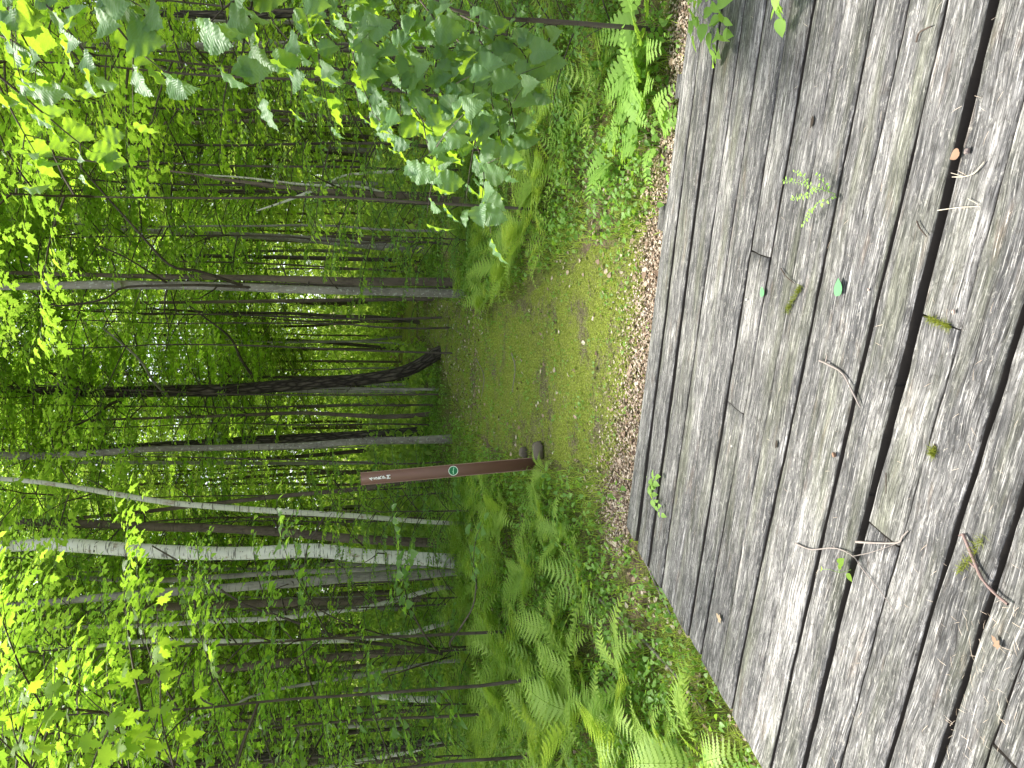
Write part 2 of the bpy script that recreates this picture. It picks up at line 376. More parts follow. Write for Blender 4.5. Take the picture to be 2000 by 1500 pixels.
def place(tpl, P, yaw, pitch, roll, sc, rnd):
    """many copies of one leaf inside one part's mesh"""
    TV, TT = tpl; N = len(P); m = len(TV)
    yaw, pitch, roll, sc = [np.broadcast_to(np.asarray(a, float), (N,)) for a in (yaw, pitch, roll, sc)]
    c, s = np.cos(roll), np.sin(roll)
    x = np.broadcast_to(TV[:, 0], (N, m)); y = TV[:, 1][None] * c[:, None] - TV[:, 2][None] * s[:, None]; z = TV[:, 1][None] * s[:, None] + TV[:, 2][None] * c[:, None]
    c, s = np.cos(pitch)[:, None], np.sin(pitch)[:, None]        # positive pitch = tip down
    x, z = x * c + z * s, -x * s + z * c
    c, s = np.cos(yaw)[:, None], np.sin(yaw)[:, None]
    x, y = x * c - y * s, x * s + y * c
    V = np.stack([x, y, z], -1) * sc[:, None, None] + np.asarray(P)[:, None, :]
    F = (TT[None] + (np.arange(N) * m)[:, None, None]).reshape(-1, 3)
    return V.reshape(-1, 3), F, np.repeat(np.broadcast_to(rnd, (N,)), m), np.tile(TV[:, :2], (N, 1))

def twig_leaves(G, rng, P, tpl, size, gap, spread=.9, tilt=.19, droop=.14, t0=.15, tipleaf=True):
    """leaves alternating along a twig polyline"""
    P = np.asarray(P); seg = np.linalg.norm(np.diff(P, axis=0), axis=1); L = seg.sum(); cum = np.concatenate([[0], np.cumsum(seg)])
    n = max(2, int(L * (1 - t0) / gap)); d = np.linspace(t0 * L, L, n)
    Q = np.stack([np.interp(d, cum, P[:, i]) for i in range(3)], -1)
    dirv = np.stack([np.interp(np.minimum(d + .02, L), cum, P[:, i]) - np.interp(np.maximum(d - .03, 0), cum, P[:, i]) for i in range(3)], -1)
    yaw = np.arctan2(dirv[:, 1], dirv[:, 0]); side = np.where(np.arange(n) % 2 == 0, 1, -1)
    ya = yaw + side * (spread + rng.normal(0, .3, n)); ya[-1] = yaw[-1]
    sc = size * rng.uniform(.6, 1.12, n)
    pet = .25 * size; Q = Q + np.stack([np.cos(ya) * pet, np.sin(ya) * pet, -.05 * size + 0 * ya], -1)
    G.add(*place_r(tpl, Q, ya, rng.normal(droop, tilt, n), rng.normal(0, tilt, n), sc, np.clip(rng.normal(.5, .25, n), 0, 1)))
def place_r(*a):
    V, F, R, U = place(*a); return V, F, R, U

def make_tier(seed, R, Hh, limbs, tpl, size, gap, mat, barkm, elev=.5, subs=7, sublen=.42, z_flat=1.0):
    """limbs + leaves around a vertical axis: returns two meshes"""
    rng = np.random.default_rng(seed); GL = Geo(); GB = Geo()
    for i in range(limbs):
        az = i * 2.399 + rng.normal(0, .25); h0 = Hh * (i + rng.uniform(0, .8)) / limbs; L = R * rng.uniform(.65, 1.1) * (1 - .35 * h0 / max(Hh, .1))
        el = elev * rng.uniform(.6, 1.3); pts = [np.array([0, 0, h0])]
        for q in range(6):
            e = el * (1 - q * .17); az += rng.normal(0, .10)
            pts.append(pts[-1] + L / 6 * np.array([cos(az) * cos(e), sin(az) * cos(e), sin(e)]))
        pts = np.array(pts); V, F, U = tube(pts, np.linspace(.004 + L * .005, .0025, 7), 4); GB.add(V, F, .5, U)
        for j in range(subs):
            t = .28 + .72 * (j + rng.uniform(0, .6)) / subs; t = min(t, 1) * 6; a = int(min(t, 5)); p = pts[a] + (pts[a + 1] - pts[a]) * (t - a)
            sd = 1 if j % 2 else -1; a2 = az + sd * rng.uniform(.5, 1.1); l2 = sublen * L * rng.uniform(.6, 1.15) * (1.15 - .5 * j / subs)
            e2 = rng.uniform(-.15, .25) * z_flat
            tw = [p]; 
            for q in range(3):
                a2 += rng.normal(0, .15); tw.append(tw[-1] + l2 / 3 * np.array([cos(a2), sin(a2), sin(e2) - .08 * q]))
            tw = np.array(tw); V, F, U = tube(tw, [.0035, .003, .002, .001], 3); GB.add(V, F, .5, U)
            twig_leaves(GL, rng, tw, tpl, size, gap)
        twig_leaves(GL, rng, pts, tpl, size, gap * 1.2, t0=.45)
    return GB.build('limbs', barkm), GL.build('leaves', mat)

TIERS = {
 'maple': [make_tier(10 + i, 1.5 + .2 * i, 1.3, 9, L_MAPLE_LO, .105, .05, ML['maple'], MB['thin']) for i in range(3)],
 'young': [make_tier(20 + i, 1.3, .9, 8, L_MAPLE_LO, .09, .05, ML['young'], MB['thin']) for i in range(2)],
 'ovate': [make_tier(30 + i, 1.3 + .2 * i, 1.1, 9, L_OVATE_LO, .08, .04, ML['ovate'], MB['thin'], .6) for i in range(3)],
 'far': [make_tier(40 + i, 2.3, 2.6, 15, L_DIA, .12, .05, ML['far'], MB['thin'], .55, 9) for i in range(4)],
 'crown': [make_tier(50 + i, 3.0, 3.6, 20, L_DIA, .14, .055, ML['far'], MB['thin'], .75, 10) for i in range(3)],
}
def add_tier(parent, key, idx, loc, rz, sc, tilt=(0, 0)):
    lm, lf = TIERS[key][idx % len(TIERS[key])]
    for nm, me in (('limbs', lm), ('leaves', lf)):
        o = link(nm, me, parent); o.location = tuple(float(c) for c in loc); o.rotation_euler = (tilt[0], tilt[1], rz); o.scale = (sc, sc, sc)

def trunk_from_px(pts, D, bark, base=None, lean=0.0, k=12, rough=.12, extend=6.0, seed=0, n=26, flare=1.35):
    """pts: [(x, y, width_px)] base first; D distance.  returns (base point, polyline world, radii)"""
    P = [at(x, y, D + lean * i) for i, (x, y, w_) in enumerate(pts)]
    R = [w_ * .46 / FPX * np.linalg.norm(p - np.array([0, 0, H])) / math.sqrt(1 + ((750 - q[1]) / FPX) ** 2 + ((1000 - q[0]) / FPX) ** 2) for p, q, w_ in zip(P, pts, [q[2] for q in pts])]
    g = float(gz(P[0][0], P[0][1]))
    b = P[0].copy(); b[2] = g - .12
    if P[0][2] - b[2] > .05: P = [b] + P; R = [R[0] * 1.1] + R
    if extend > 0:
        d = P[-1] - P[-2]; d = d / np.linalg.norm(d); d = d * .6 + np.array([0, 0, .4]); d /= np.linalg.norm(d)
        P.append(P[-1] + d * extend * .5); P.append(P[-1] + np.array([0, 0, extend * .5])); R += [R[-1] * .75, R[-1] * .35]
    P = np.array(P); Q = smoothp(P, n); cum = np.linspace(0, len(P) - 1, n); RR = np.interp(cum, np.arange(len(P)), R)
    z = Q[:, 2] - Q[0, 2]; RR = RR * (1 + (flare - 1) * np.exp(-np.maximum(z, 0) / .22))
    return Q, RR
def build_tree(name, pts, D, bark, label, crown=('crown', 1), extend=6.0, group=None, stubs=3, seed=0, cat='tree', flare=1.35, k=12, lean=0.0, twin=None, lowtiers=()):
    rng = np.random.default_rng(1000 + seed)
    Q, RR = trunk_from_px(pts, D, bark, extend=extend, seed=seed, flare=flare, lean=lean)
    b = Q[0].copy(); root = empty(name, b, 0, label, cat, group)
    G = Geo(); V, F, U = tube(Q - b, RR, k, rough=.14 if k > 7 else .05, seed=seed); U = U * [1, 1]; G.add(V, F, .5, U)
    link('trunk', G.build('trunk', MB[bark], True), root)
    if stubs:
        for i in range(stubs):
            GB = Geo(); a = rng.integers(6, len(Q) - 5); az = rng.uniform(0, 2 * pi); L = rng.uniform(.25, 1.3); e = rng.uniform(.1, .8); p = Q[a] - b; tw = [p]
            for q in range(5):
                az += rng.normal(0, .2); e += rng.normal(0, .15); tw.append(tw[-1] + L / 5 * np.array([cos(az) * cos(e), sin(az) * cos(e), sin(e)]))
            V, F, U = tube(tw, np.linspace(.008 + .006 * L, .002, 6), 5); GB.add(V, F, .5, U); link('branch', GB.build('branch', MB['thin'], True), root)
    key, n = crown
    for i in range(n):
        p = Q[-1] - b; z = p[2] - i * 2.6 - 2.2
        j = int(np.argmin(np.abs((Q[:, 2] - b[2]) - z)))
        add_tier(root, key, seed + i, Q[j] - b, rng.uniform(0, 6), rng.uniform(.85, 1.15))
    for (zt, key2, sc) in lowtiers:
        j = int(np.argmin(np.abs((Q[:, 2] - b[2]) - zt))); add_tier(root, key2, seed + int(zt * 3), Q[j] - b, rng.uniform(0, 6), sc)
    return root, Q, RR

# ------------------------------------------------------------ ground and path
def grid_sheet(xs, ys, zf):
    X, Y = np.meshgrid(xs, ys, indexing='ij'); Z = zf(X, Y); nx, ny = len(xs), len(ys)
    V = np.stack([X, Y, Z], -1).reshape(-1, 3); i, j = np.meshgrid(np.arange(nx - 1), np.arange(ny - 1), indexing='ij'); a = i * ny + j
    return V, np.stack([a, a + ny, a + ny + 1, a + 1], -1).reshape(-1, 4)
xs = np.concatenate([-np.geomspace(600, 6, 26), np.linspace(-5.9, 5.9, 100), np.geomspace(6, 600, 26)])
ys = np.concatenate([-np.geomspace(600, 3, 22), np.linspace(-2.9, 12, 130), np.geomspace(12.2, 700, 50)])
V, F = grid_sheet(xs, ys, gz)
g = link('ground', mesh('ground', V, F, MGR, smooth=True)); g['kind'] = 'structure'

PATH_PX = [(1262, 690, 240), (1150, 700, 230), (1050, 725, 190), (950, 735, 130), (900, 700, 110), (860, 640, 60), (825, 622, 32)]
PC = []; PW = []
for x, y, hw in PATH_PX:
    c = on_ground(x, y); PC.append(c[:2]); PW.append(hw / FPX * c[1])
far = PC[-1] - PC[-2]; far = far / np.linalg.norm(far)
for q in (4, 9, 16): PC.append(PC[6] + far * q + np.array([-.02 * q * q, 0])); PW.append(.9)
PC = np.array(PC); PW = np.array(PW)
def path_d(x, y):                          # >0 inside the path (1 at the middle)
    x = np.asarray(x, float); y = np.asarray(y, float); best = np.full(x.shape, -9.0)
    for i in range(len(PC) - 1):
        a, b = PC[i], PC[i + 1]; ab = b - a; L2 = ab @ ab
        t = np.clip(((x - a[0]) * ab[0] + (y - a[1]) * ab[1]) / L2, 0, 1)
        d = np.hypot(x - a[0] - ab[0] * t, y - a[1] - ab[1] * t); wd = PW[i] + (PW[i + 1] - PW[i]) * t
        best = np.maximum(best, 1 - d / wd)
    return best
PP = smoothp(np.column_stack([PC, PW]), 70); nrm = np.gradient(PP[:, :2], axis=0); nrm = np.column_stack([-nrm[:, 1], nrm[:, 0]]); nrm /= np.linalg.norm(nrm, axis=1)[:, None]
V = []; nw = 17
for i, p in enumerate(PP):
    for j, q in enumerate(np.linspace(-1, 1, nw)):
        ww = p[2] * (1 + .22 * (vnoise(i * .6, q * 3 + 9, 5) - .5)) * q; xy = p[:2] + nrm[i] * ww
        V.append((xy[0], xy[1], float(gz(*xy)) + .006 - (.02 if abs(q) > .99 else 0)))
i, j = np.meshgrid(np.arange(69), np.arange(nw - 1), indexing='ij'); a = i * nw + j
po = link('path', mesh('path', V, np.stack([a, a + nw, a + nw + 1, a + 1], -1).reshape(-1, 4), MPA, smooth=True)); po['kind'] = 'structure'

# ------------------------------------------------------------ boardwalk deck
YS = [100, 750, 1200]
def vpx(x750, y): return 750 + (x750 - 750) * (4900 - y) / 4150.0
GAPS = [((1364, 3), (1282, 7), (1224, 9)), ((1398, 4), (1314, 6), (1253, 5)), ((1440, .6), (1347, .7), (1283, .7)), ((1480, 5), (1382, 2), (1313, .7)),
        ((1528, 1), (1423, 5), (1350, 3.5)), ((1572, 7), (1462, 1.4), (1381, 5)), ((1630, 1.6), (1507, 1.4), (1425, 1)), ((1688, 3), (1560, 6), (1463, 3.5)),
        ((1753, 7), (1611, 1.4), (1513, 1.6)), ((1827, 2.5), (1674, 8), (1571, 5)), ((1915, 22), (1757, 20), (1640, 10)), ((2024, 2.5), (1847, 3), (1719, 4)),
        ((2145, 12), (1956, 13), (1817, 9)), ((2265, 12), (2064, 14), (1922, 13)), ((2400, 5), (2178, 6), (2023, 7))]
edges = [[(0, 0), (3, 0)]]
def edge_line(samples):
    pts = [st(on_plane(x, y)) for x, y in samples]; pts = sorted([(float(a), float(b)) for a, b in pts]); return pts
top = edge_line([(1336, 100), (1257, 750), (1215, 1080)])
bands = []; prev = top
for gp in GAPS:
    lo = edge_line([(x - w_ / 2, y) for (x, w_), y in zip(gp, YS)]); hi = edge_line([(x + w_ / 2, y) for (x, w_), y in zip(gp, YS)])
    bands.append((prev, lo)); prev = hi
tl = np.mean([b for a, b in prev])
for q in range(22):
    wd = .155 + .02 * vnoise(q * 1.7, 3.1, 4); e0 = prev; e1 = [(a, b + wd) for a, b in e0]; bands.append((e0, e1)); prev = [(a, b + .006) for a, b in e1]
def ev(e, s): a = np.array(e); return np.interp(s, a[:, 0], a[:, 1])
JOINTS = {5: [(1485, 497), (1434, 795)], 11: [(1838, 630), (1718, 1037)]}
deck = empty('boardwalk', (O2[0], O2[1], 0), atan2(SD[1], SD[0]), 'weathered grey wooden boardwalk deck of gapped planks at the near side of the clearing', 'boardwalk')
rng = np.random.default_rng(5)
def plank_piece(G, s0, s1, e0, e1, pid, r):
    n = max(3, int((s1 - s0) / .05)); ss = np.linspace(s0, s1, n)
    t0 = ev(e0, ss) + .007 * (vnoise(ss * 13, pid * 3.3, 11) - .5) + .006 * (vnoise(ss * 1.3, pid * 1.3, 12) - .5) * 0.6
    t1 = ev(e1, ss) + .007 * (vnoise(ss * 13, pid * 3.3 + 50, 13) - .5) + .006 * (vnoise(ss * 1.3, pid * 1.3 + 40, 14) - .5) * .6
    if s0 < .4:                       # worn outer end
        pass
    tilt = rng.normal(0, .0012); off = rng.uniform(-.003, .003)
    prof = [(0, -.085), (0, -.006), (.0055, -.0012), (.25, 0), (.5, .0006), (.75, 0), (1, -.0012), (1, -.006), (1, -.085)]
    V = []
    for s_, a, b in zip(ss, t0, t1):
        for f_, z in prof:
            t = a + (b - a) * f_
            if z == -.0012: t = t + (.0045 if f_ < .5 else -.0045)
            s2 = s_
            if (s_ == s0 or s_ == s1): s2 = s_ + .006 * (vnoise(f_ * 6, pid * 7.7, 15) - .5)
            und = .002 * (vnoise(s_ * 2.2, pid * 2.1, 16) - .5)
            V.append((s2, -t, z + off + tilt * (f_ - .5) + und))
    m = len(prof); V = np.array(V); i, j = np.meshgrid(np.arange(n - 1), np.arange(m - 1), indexing='ij'); a = i * m + j
    F = np.stack([a, a + m, a + m + 1, a + 1], -1).reshape(-1, 4)
    cap0 = [[0, q, q + 1] for q in range(1, m - 1)]; b0 = (n - 1) * m; cap1 = [[b0, b0 + q + 1, b0 + q] for q in range(1, m - 1)]
    uv = V[:, :2].copy(); G.add(V, F[:, ::-1], r, uv); G.n -= len(V); G.F3.append(np.array(cap0 + cap1)[:, ::-1] + G.n); G.n += len(V)
GD = Geo()
for pi_, (e0, e1) in enumerate(bands):
    cuts = [-.02 + rng.uniform(-.018, .018)]
    if pi_ == 0: cuts = [-.01]
    if pi_ in JOINTS:
        for x, y in sorted(JOINTS[pi_], key=lambda q: -q[1]): s_, _ = st(on_plane(x, y)); cuts += [float(s_)]
    elif pi_ > 14: cuts += [rng.uniform(1, 4)]
    cuts.append(6.8 + rng.uniform(-.05, .05))
    for c0, c1 in zip(cuts[:-1], cuts[1:]):
        plank_piece(GD, c0 + (.003 if c0 > .3 else 0), c1 - .003, e0, e1, pi_ + c0 * .31, rng.uniform(0, 1))
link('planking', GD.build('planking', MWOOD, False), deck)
TT_ = ev(prev, 1.0)
def box(G, x0, x1, y0, y1, z0, z1, r=.5, bev=0):
    V = [(x, y, z) for x in (x0, x1) for y in (y0, y1) for z in (z0, z1)]
    F = [(0, 1, 3, 2), (4, 6, 7, 5), (0, 4, 5, 1), (2, 3, 7, 6), (0, 2, 6, 4), (1, 5, 7, 3)]
    V = np.array(V, float); uv = np.column_stack([V[:, 0] + V[:, 2], V[:, 1] + V[:, 2]]); G.add(V, F, r, uv)
for s_ in (.12, 1.6, 3.2, 4.8, 6.5):
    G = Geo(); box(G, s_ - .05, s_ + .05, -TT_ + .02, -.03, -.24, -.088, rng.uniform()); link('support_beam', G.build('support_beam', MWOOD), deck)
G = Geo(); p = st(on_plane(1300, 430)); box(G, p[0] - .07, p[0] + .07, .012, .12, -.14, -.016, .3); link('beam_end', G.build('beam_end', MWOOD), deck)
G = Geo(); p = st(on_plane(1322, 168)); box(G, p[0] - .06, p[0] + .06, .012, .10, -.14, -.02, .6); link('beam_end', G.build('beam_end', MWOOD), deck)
# knots set in the planks
MKN = plain('dark_knot', (.035, .028, .022), .9, .1)
for x, y, r_ in ((1589, 238, .012), (1519, 868, .010), (1828, 880, .011)):
    s_, t_ = st(on_plane(x, y)); th = np.linspace(0, 2 * pi, 15)[:-1]
    V = np.column_stack([s_ + r_ * 1.7 * np.cos(th) * (1 + .2 * np.sin(3 * th)), -t_ + r_ * .8 * np.sin(th), np.full(14, .0062)]); V = np.vstack([V, [[s_, -t_, .0035]]])
    link('knot', mesh('knot', V, np.array([(14, i, (i + 1) % 14) for i in range(14)]), MKN), deck)

# ------------------------------------------------------------ marker post
MPOST = plain('brown_marker_plastic', (.15, .075, .052), .5, .4, .10, 12)
MRIM = plain('pale_marker_edge', (.27, .17, .125), .55, .4, .1)
MWHITE = plain('white_lettering', (.82, .82, .80), .5, .3, .03)
MGREEN = plain('green_sticker', (.012, .17, .065), .4, .4, .05)
MMINT = plain('pale_green_print', (.40, .75, .50), .5, .3, .05); MRING = plain('white_sticker_ring', (.66, .80, .68), .5, .3, .03)
pb = on_ground(1046, 905); PD = pb[1]; ptop = at(704.5, 935.5, PD)
ax = ptop - pb; PH = np.linalg.norm(ax); PWD = 24.5 / FPX * PD
post = empty('trail_marker_post', pb, 0, 'slim brown trail marker post with white letters and a round green sticker', 'marker post')
zx = Vector(ax).normalized(); xx = Vector((1, 0, 0)); yy = zx.cross(xx).normalized(); xx = yy.cross(zx)
post.matrix_world = Matrix(((xx.x, yy.x, zx.x, pb[0]), (xx.y, yy.y, zx.y, pb[1]), (xx.z, yy.z, zx.z, pb[2]), (0, 0, 0, 1)))
G = Geo(); hw = PWD / 2; box(G, -hw + .006, hw - .006, -.003, .003, -.25, PH); link('blade', G.build('blade', MPOST), post)
for sx in (-1, 1):
    G = Geo(); P = np.array([(sx * (hw - .003), 0, z) for z in np.linspace(-.25, PH + .0005, 30)]); V, F, U = tube(P, .0042, 8); G.add(V, F, .5, U)
    link('side_flange', G.build('side_flange', MRIM, True), post)
def text_mesh(ch, size, mat):
    cu = bpy.data.curves.new('t', 'FONT'); cu.body = ch; cu.size = size; cu.extrude = .0006; cu.bevel_depth = size * .045; cu.bevel_resolution = 1; cu.align_x = 'CENTER'; cu.resolution_u = 4
    o = bpy.data.objects.new('t', cu); COL.objects.link(o); dg = bpy.context.evaluated_depsgraph_get(); me = bpy.data.meshes.new_from_object(o.evaluated_get(dg))
    bpy.data.objects.remove(o); me.materials.clear(); me.materials.append(mat); return me
pxm = PD / FPX
for ch, x, dy in (('4', 727.6, 1.5), ('5', 735.8, 1.0), ('R', 743.6, .6), ('P', 752.2, .6), ('M', 760.6, .4)):
    me = text_mesh(ch, 9.4 * pxm, MWHITE); o = link('letter', me, post); o['label'] = 'white character ' + ch; o.scale = (1.12, 1, 1)
    o.location = (dy * pxm * -1, -.0058, PH - (x - 705 + .4) * pxm); o.rotation_euler = (pi / 2, 0, 0)
def disc(G, r, y, n=40, r0=0):
    th = np.linspace(0, 2 * pi, n + 1)[:-1]
    if r0 == 0:
        V = np.vstack([np.column_stack([r * np.cos(th), np.full(n, y), r * np.sin(th)]), [[0, y, 0]]]); F = [(n, i, (i + 1) % n) for i in range(n)]
    else:
        V = np.vstack([np.column_stack([q * np.cos(th), np.full(n, y), q * np.sin(th)]) for q in (r0, r)]); F = [(i, (i + 1) % n, n + (i + 1) % n, n + i) for i in range(n)]
    G.add(V, np.array(F), .5, V[:, [0, 2]])
zc = PH - (883 - 705) * pxm
G = Geo(); disc(G, 9.0 * pxm, -.0042); o = link('sticker', G.build('sticker', MGREEN), post); o.location = (0, 0, zc); st_o = o
G = Geo(); disc(G, 9.5 * pxm, -.0046, 40, 8.2 * pxm); link('sticker_ring', G.build('sticker_ring', MRING), st_o)
sil = np.array([(-5.9, -.9), (-5.9, 1.2), (-2.6, .9), (-1.6, 2.2), (-.9, .7), (2.2, .1), (5.5, -.6), (6.6, -1.4), (6.3, -2.0), (4.6, -1.9), (1, -.9), (-2, -.6)]) * pxm
V = np.column_stack([sil[:, 0], np.full(len(sil), -.0046), -sil[:, 1] * -1]); V = np.vstack([V, [[0, -.0046, -.2 * pxm]]])
link('sticker_mark', mesh('sticker_mark', V, np.array([(len(sil), i, (i + 1) % len(sil)) for i in range(len(sil))]), MMINT), st_o)

# ------------------------------------------------------------ stones
def rock(name, loc, sz, seed, mat, label, rz=0.0, group=None, cat='rock'):
    r = np.random.default_rng(seed); nu, nv = 18, 12; V = []
    for j in range(nv + 1):
        for i in range(nu):
            th = 2 * pi * i / nu; ph = -pi / 2 + pi * j / nv; d = np.array([cos(ph) * cos(th), cos(ph) * sin(th), sin(ph)])
            d = np.sign(d) * np.abs(d) ** .72; k_ = 1 + .22 * (vnoise(d[0] * 2 + seed, d[1] * 2 + d[2] * 1.7, seed) - .5) * 2; V.append(d * k_ * np.array(sz) * .5)
    F = [(j * nu + i, j * nu + (i + 1) % nu, (j + 1) * nu + (i + 1) % nu, (j + 1) * nu + i) for j in range(nv) for i in range(nu)]
    o = link(name, mesh(name, V, np.array(F), mat, smooth=True)); o.location = tuple(float(c) for c in loc); o.rotation_euler = (r.uniform(-.2, .2), r.uniform(-.2, .2), rz)
    return tag(o, label, cat, group)
MROCK = plain('grey_brown_stone', (.15, .125, .10), .9, .2, .35, 18)
p = on_ground(1062, 880); rock('rock', p + [0, 0, .05], (.16, .10, .10), 3, MROCK, 'squarish grey brown stone against the foot of the marker post')
p = on_ground(1030, 884); rock('rock', p + [0, .02, .03], (.10, .08, .09), 4, MROCK, 'smaller brown stone just behind the squarish stone by the marker post')

# ------------------------------------------------------------ the trees one can tell apart
TREES = [
 # name, pts (x, y, width) base first, D, bark, label
 ('grey_tree', [(905, 551, 18), (800, 550, 18), (700, 550, 18), (600, 546, 15), (500, 543, 13), (400, 541, 12), (300, 540, 10), (150, 536, 9), (0, 532, 8)], 11.3, 'brown', 'darker brown trunk, right one of the close pair beside the path'),
 ('grey_tree', [(912, 574, 18), (800, 571, 18), (700, 569, 17), (600, 566, 17), (500, 562, 17), (400, 558, 18), (300, 557, 18), (200, 556, 18), (100, 558, 16), (0, 560, 15)], 10.6, 'lichen', 'pale lichen spotted trunk, left and straighter one of the close pair beside the path'),
 ('leaning_tree', [(858, 688, 27), (835, 703, 26), (805, 720, 26), (775, 730, 26), (740, 737, 26), (700, 742, 26), (640, 746, 26), (580, 751, 27), (500, 758, 26), (430, 763, 26), (350, 763, 25), (280, 765, 24), (200, 766, 23), (120, 764, 19), (0, 760, 14)], 13.2, 'dark', 'dark furrowed trunk that curves at its foot in the middle of the wood'),
 ('grey_tree', [(856, 858, 17), (800, 860, 16), (700, 862, 15), (600, 870, 14), (500, 873, 13), (400, 875, 13), (300, 877, 12), (200, 884, 14), (100, 890, 15), (0, 890, 17)], 12.2, 'lichen', 'slim smooth grey trunk in front of the darker twin behind the marker post'),
 ('furrowed_tree', [(815, 843, 20), (700, 850, 19), (600, 855, 19), (500, 860, 19), (400, 867, 20), (300, 873, 21), (200, 878, 21), (100, 884, 20), (0, 885, 19)], 15, 'greyfurrow', 'rough grey brown trunk close behind the slim smooth grey one'),
 ('birch', [(890, 1022, 9), (800, 1017, 10), (700, 1008, 12), (600, 1002, 12), (490, 995, 13), (400, 988, 13), (315, 980, 12), (203, 961, 12), (168, 955, 11), (100, 945, 10), (0, 935, 10)], 10.3, 'palebirch', 'slender pale birch with a bend, standing alone left of the marker post'),
 ('brown_tree', [(845, 1060, 19), (700, 1053, 19), (600, 1044, 18), (500, 1036, 18), (400, 1031, 18), (300, 1029, 18), (200, 1024, 17), (100, 1021, 16), (0, 1020, 15)], 12.5, 'brown', 'smooth brown trunk just right of the thick white birch'),
 ('birch', [(905, 1098, 30), (850, 1093, 28), (800, 1090, 28), (750, 1088, 29), (700, 1085, 30), (640, 1077, 30), (590, 1075, 29), (525, 1079, 28), (455, 1081, 27), (350, 1079, 30), (245, 1073, 29), (160, 1066, 29), (80, 1063, 27), (0, 1068, 23)], 10.8, 'birch', 'thick white birch with peeling bark, the brightest trunk'),
 ('grey_tree', [(872, 1118, 15), (800, 1124, 20), (700, 1127, 20), (630, 1133, 20), (560, 1139, 19), (420, 1150, 18), (280, 1160, 17), (140, 1172, 15), (0, 1185, 14)], 10.9, 'grey', 'smooth light grey trunk leaning left, just left of the thick white birch'),
 ('thin_grey_tree', [(800, 1106, 10), (700, 1113, 11), (560, 1118, 11), (420, 1127, 11), (297, 1134, 11), (157, 1129, 10), (28, 1125, 9)], 13, 'grey', 'thin wavy grey trunk behind the smooth leaning grey one'),
 ('brown_tree', [(830, 1168, 15), (700, 1174, 16), (525, 1178, 17), (400, 1182, 17), (280, 1187, 17), (140, 1195, 17), (0, 1202, 16)], 13.5, 'brown', 'shaded brown trunk between the light grey trunk and the thin birches'),
 ('birch', [(850, 1150, 10), (752, 1178, 10), (700, 1188, 9), (560, 1206, 10), (420, 1213, 11), (280, 1222, 9), (157, 1225, 8), (35, 1232, 6)], 11.8, 'palebirch', 'thin pale birch leaning left from behind the ferns, right of the peeling one'),
 ('birch', [(890, 1212, 10), (805, 1234, 10), (700, 1250, 10), (525, 1253, 10), (350, 1251, 10), (245, 1255, 9), (157, 1265, 7), (60, 1263, 6), (0, 1262, 5)], 11.2, 'palebirch', 'thin birch with curling peeling bark, leftmost of the pale birches'),
 ('brown_tree', [(830, 1268, 16), (665, 1283, 17), (525, 1297, 18), (420, 1307, 17), (280, 1328, 16), (140, 1346, 18), (0, 1362, 18)], 13, 'brown', 'dark grey brown trunk leaning left beyond the leftmost birch'),
 ('thin_grey_tree', [(850, 1294, 7), (700, 1320, 7), (525, 1350, 6), (437, 1384, 5), (330, 1420, 4)], 10.5, 'grey', 'thin grey leaning stem left of the dark leaning trunk'),
 ('furrowed_tree', [(835, 1448, 22), (700, 1465, 23), (490, 1482, 24), (350, 1498, 24), (200, 1512, 23)], 12.5, 'greyfurrow', 'furrowed trunk at the far left edge of the wood'),
 ('thin_grey_tree', [(852, 1454, 8), (790, 1470, 9), (700, 1487, 9), (600, 1508, 9), (450, 1530, 8)], 10.6, 'palebirch', 'pale crooked stem in front of the furrowed trunk at the far left'),
 ('thin_grey_tree', [(838, 935, 11), (700, 955, 10), (560, 968, 9), (385, 987, 9), (250, 1003, 8), (100, 1015, 7)], 13, 'brown', 'thin dark leaning trunk directly behind the top of the marker post'),
 ('brown_tree', [(803, 487, 17), (700, 477, 16), (600, 467, 15), (520, 462, 13), (440, 458, 12), (300, 452, 11), (100, 447, 10), (0, 441, 9)], 14.5, 'lichen', 'brown lichen dotted trunk right of the close pair, leaning right'),
 ('thin_dark_tree', [(800, 508, 8), (730, 507, 9), (570, 503, 9), (400, 500, 8), (200, 497, 7), (0, 492, 6)], 17, 'thin', 'straight dark thin trunk between the close pair and the leaning lichen dotted one'),
 ('thin_dark_tree', [(835, 584, 9), (760, 585, 8), (600, 587, 8), (400, 590, 7), (200, 592, 6), (0, 596, 5)], 14, 'brown', 'thin trunk just left of the close pair beside the path'),
 ('sapling', [(905, 391, 13), (800, 384, 12), (700, 376, 11), (600, 370, 9), (500, 358, 7), (420, 348, 6), (340, 335, 4)], 9.5, 'brown', 'slender sapling with forked side stems at the right of the fern bank'),
 ('thin_grey_tree', [(800, 226, 8), (700, 231, 8), (600, 234, 8), (450, 238, 8), (300, 241, 7), (140, 243, 6), (0, 246, 5)], 16, 'brown', 'straight slim trunk behind the linden leaves on the right'),
 ('furrowed_tree', [(935, 82, 24), (845, 63, 24), (760, 48, 23), (670, 22, 22), (560, 26, 20), (450, 30, 18), (290, 25, 14), (100, 18, 12)], 9.5, 'greyfurrow', 'rough leaning trunk half hidden behind the linden leaves at the far right'),
 ('thin_grey_tree', [(790, 902, 8), (600, 905, 8), (400, 904, 8), (200, 903, 8), (0, 903, 10)], 17, 'grey', 'thin grey trunk left of the rough and smooth twin trunks'),
]
TR = {}
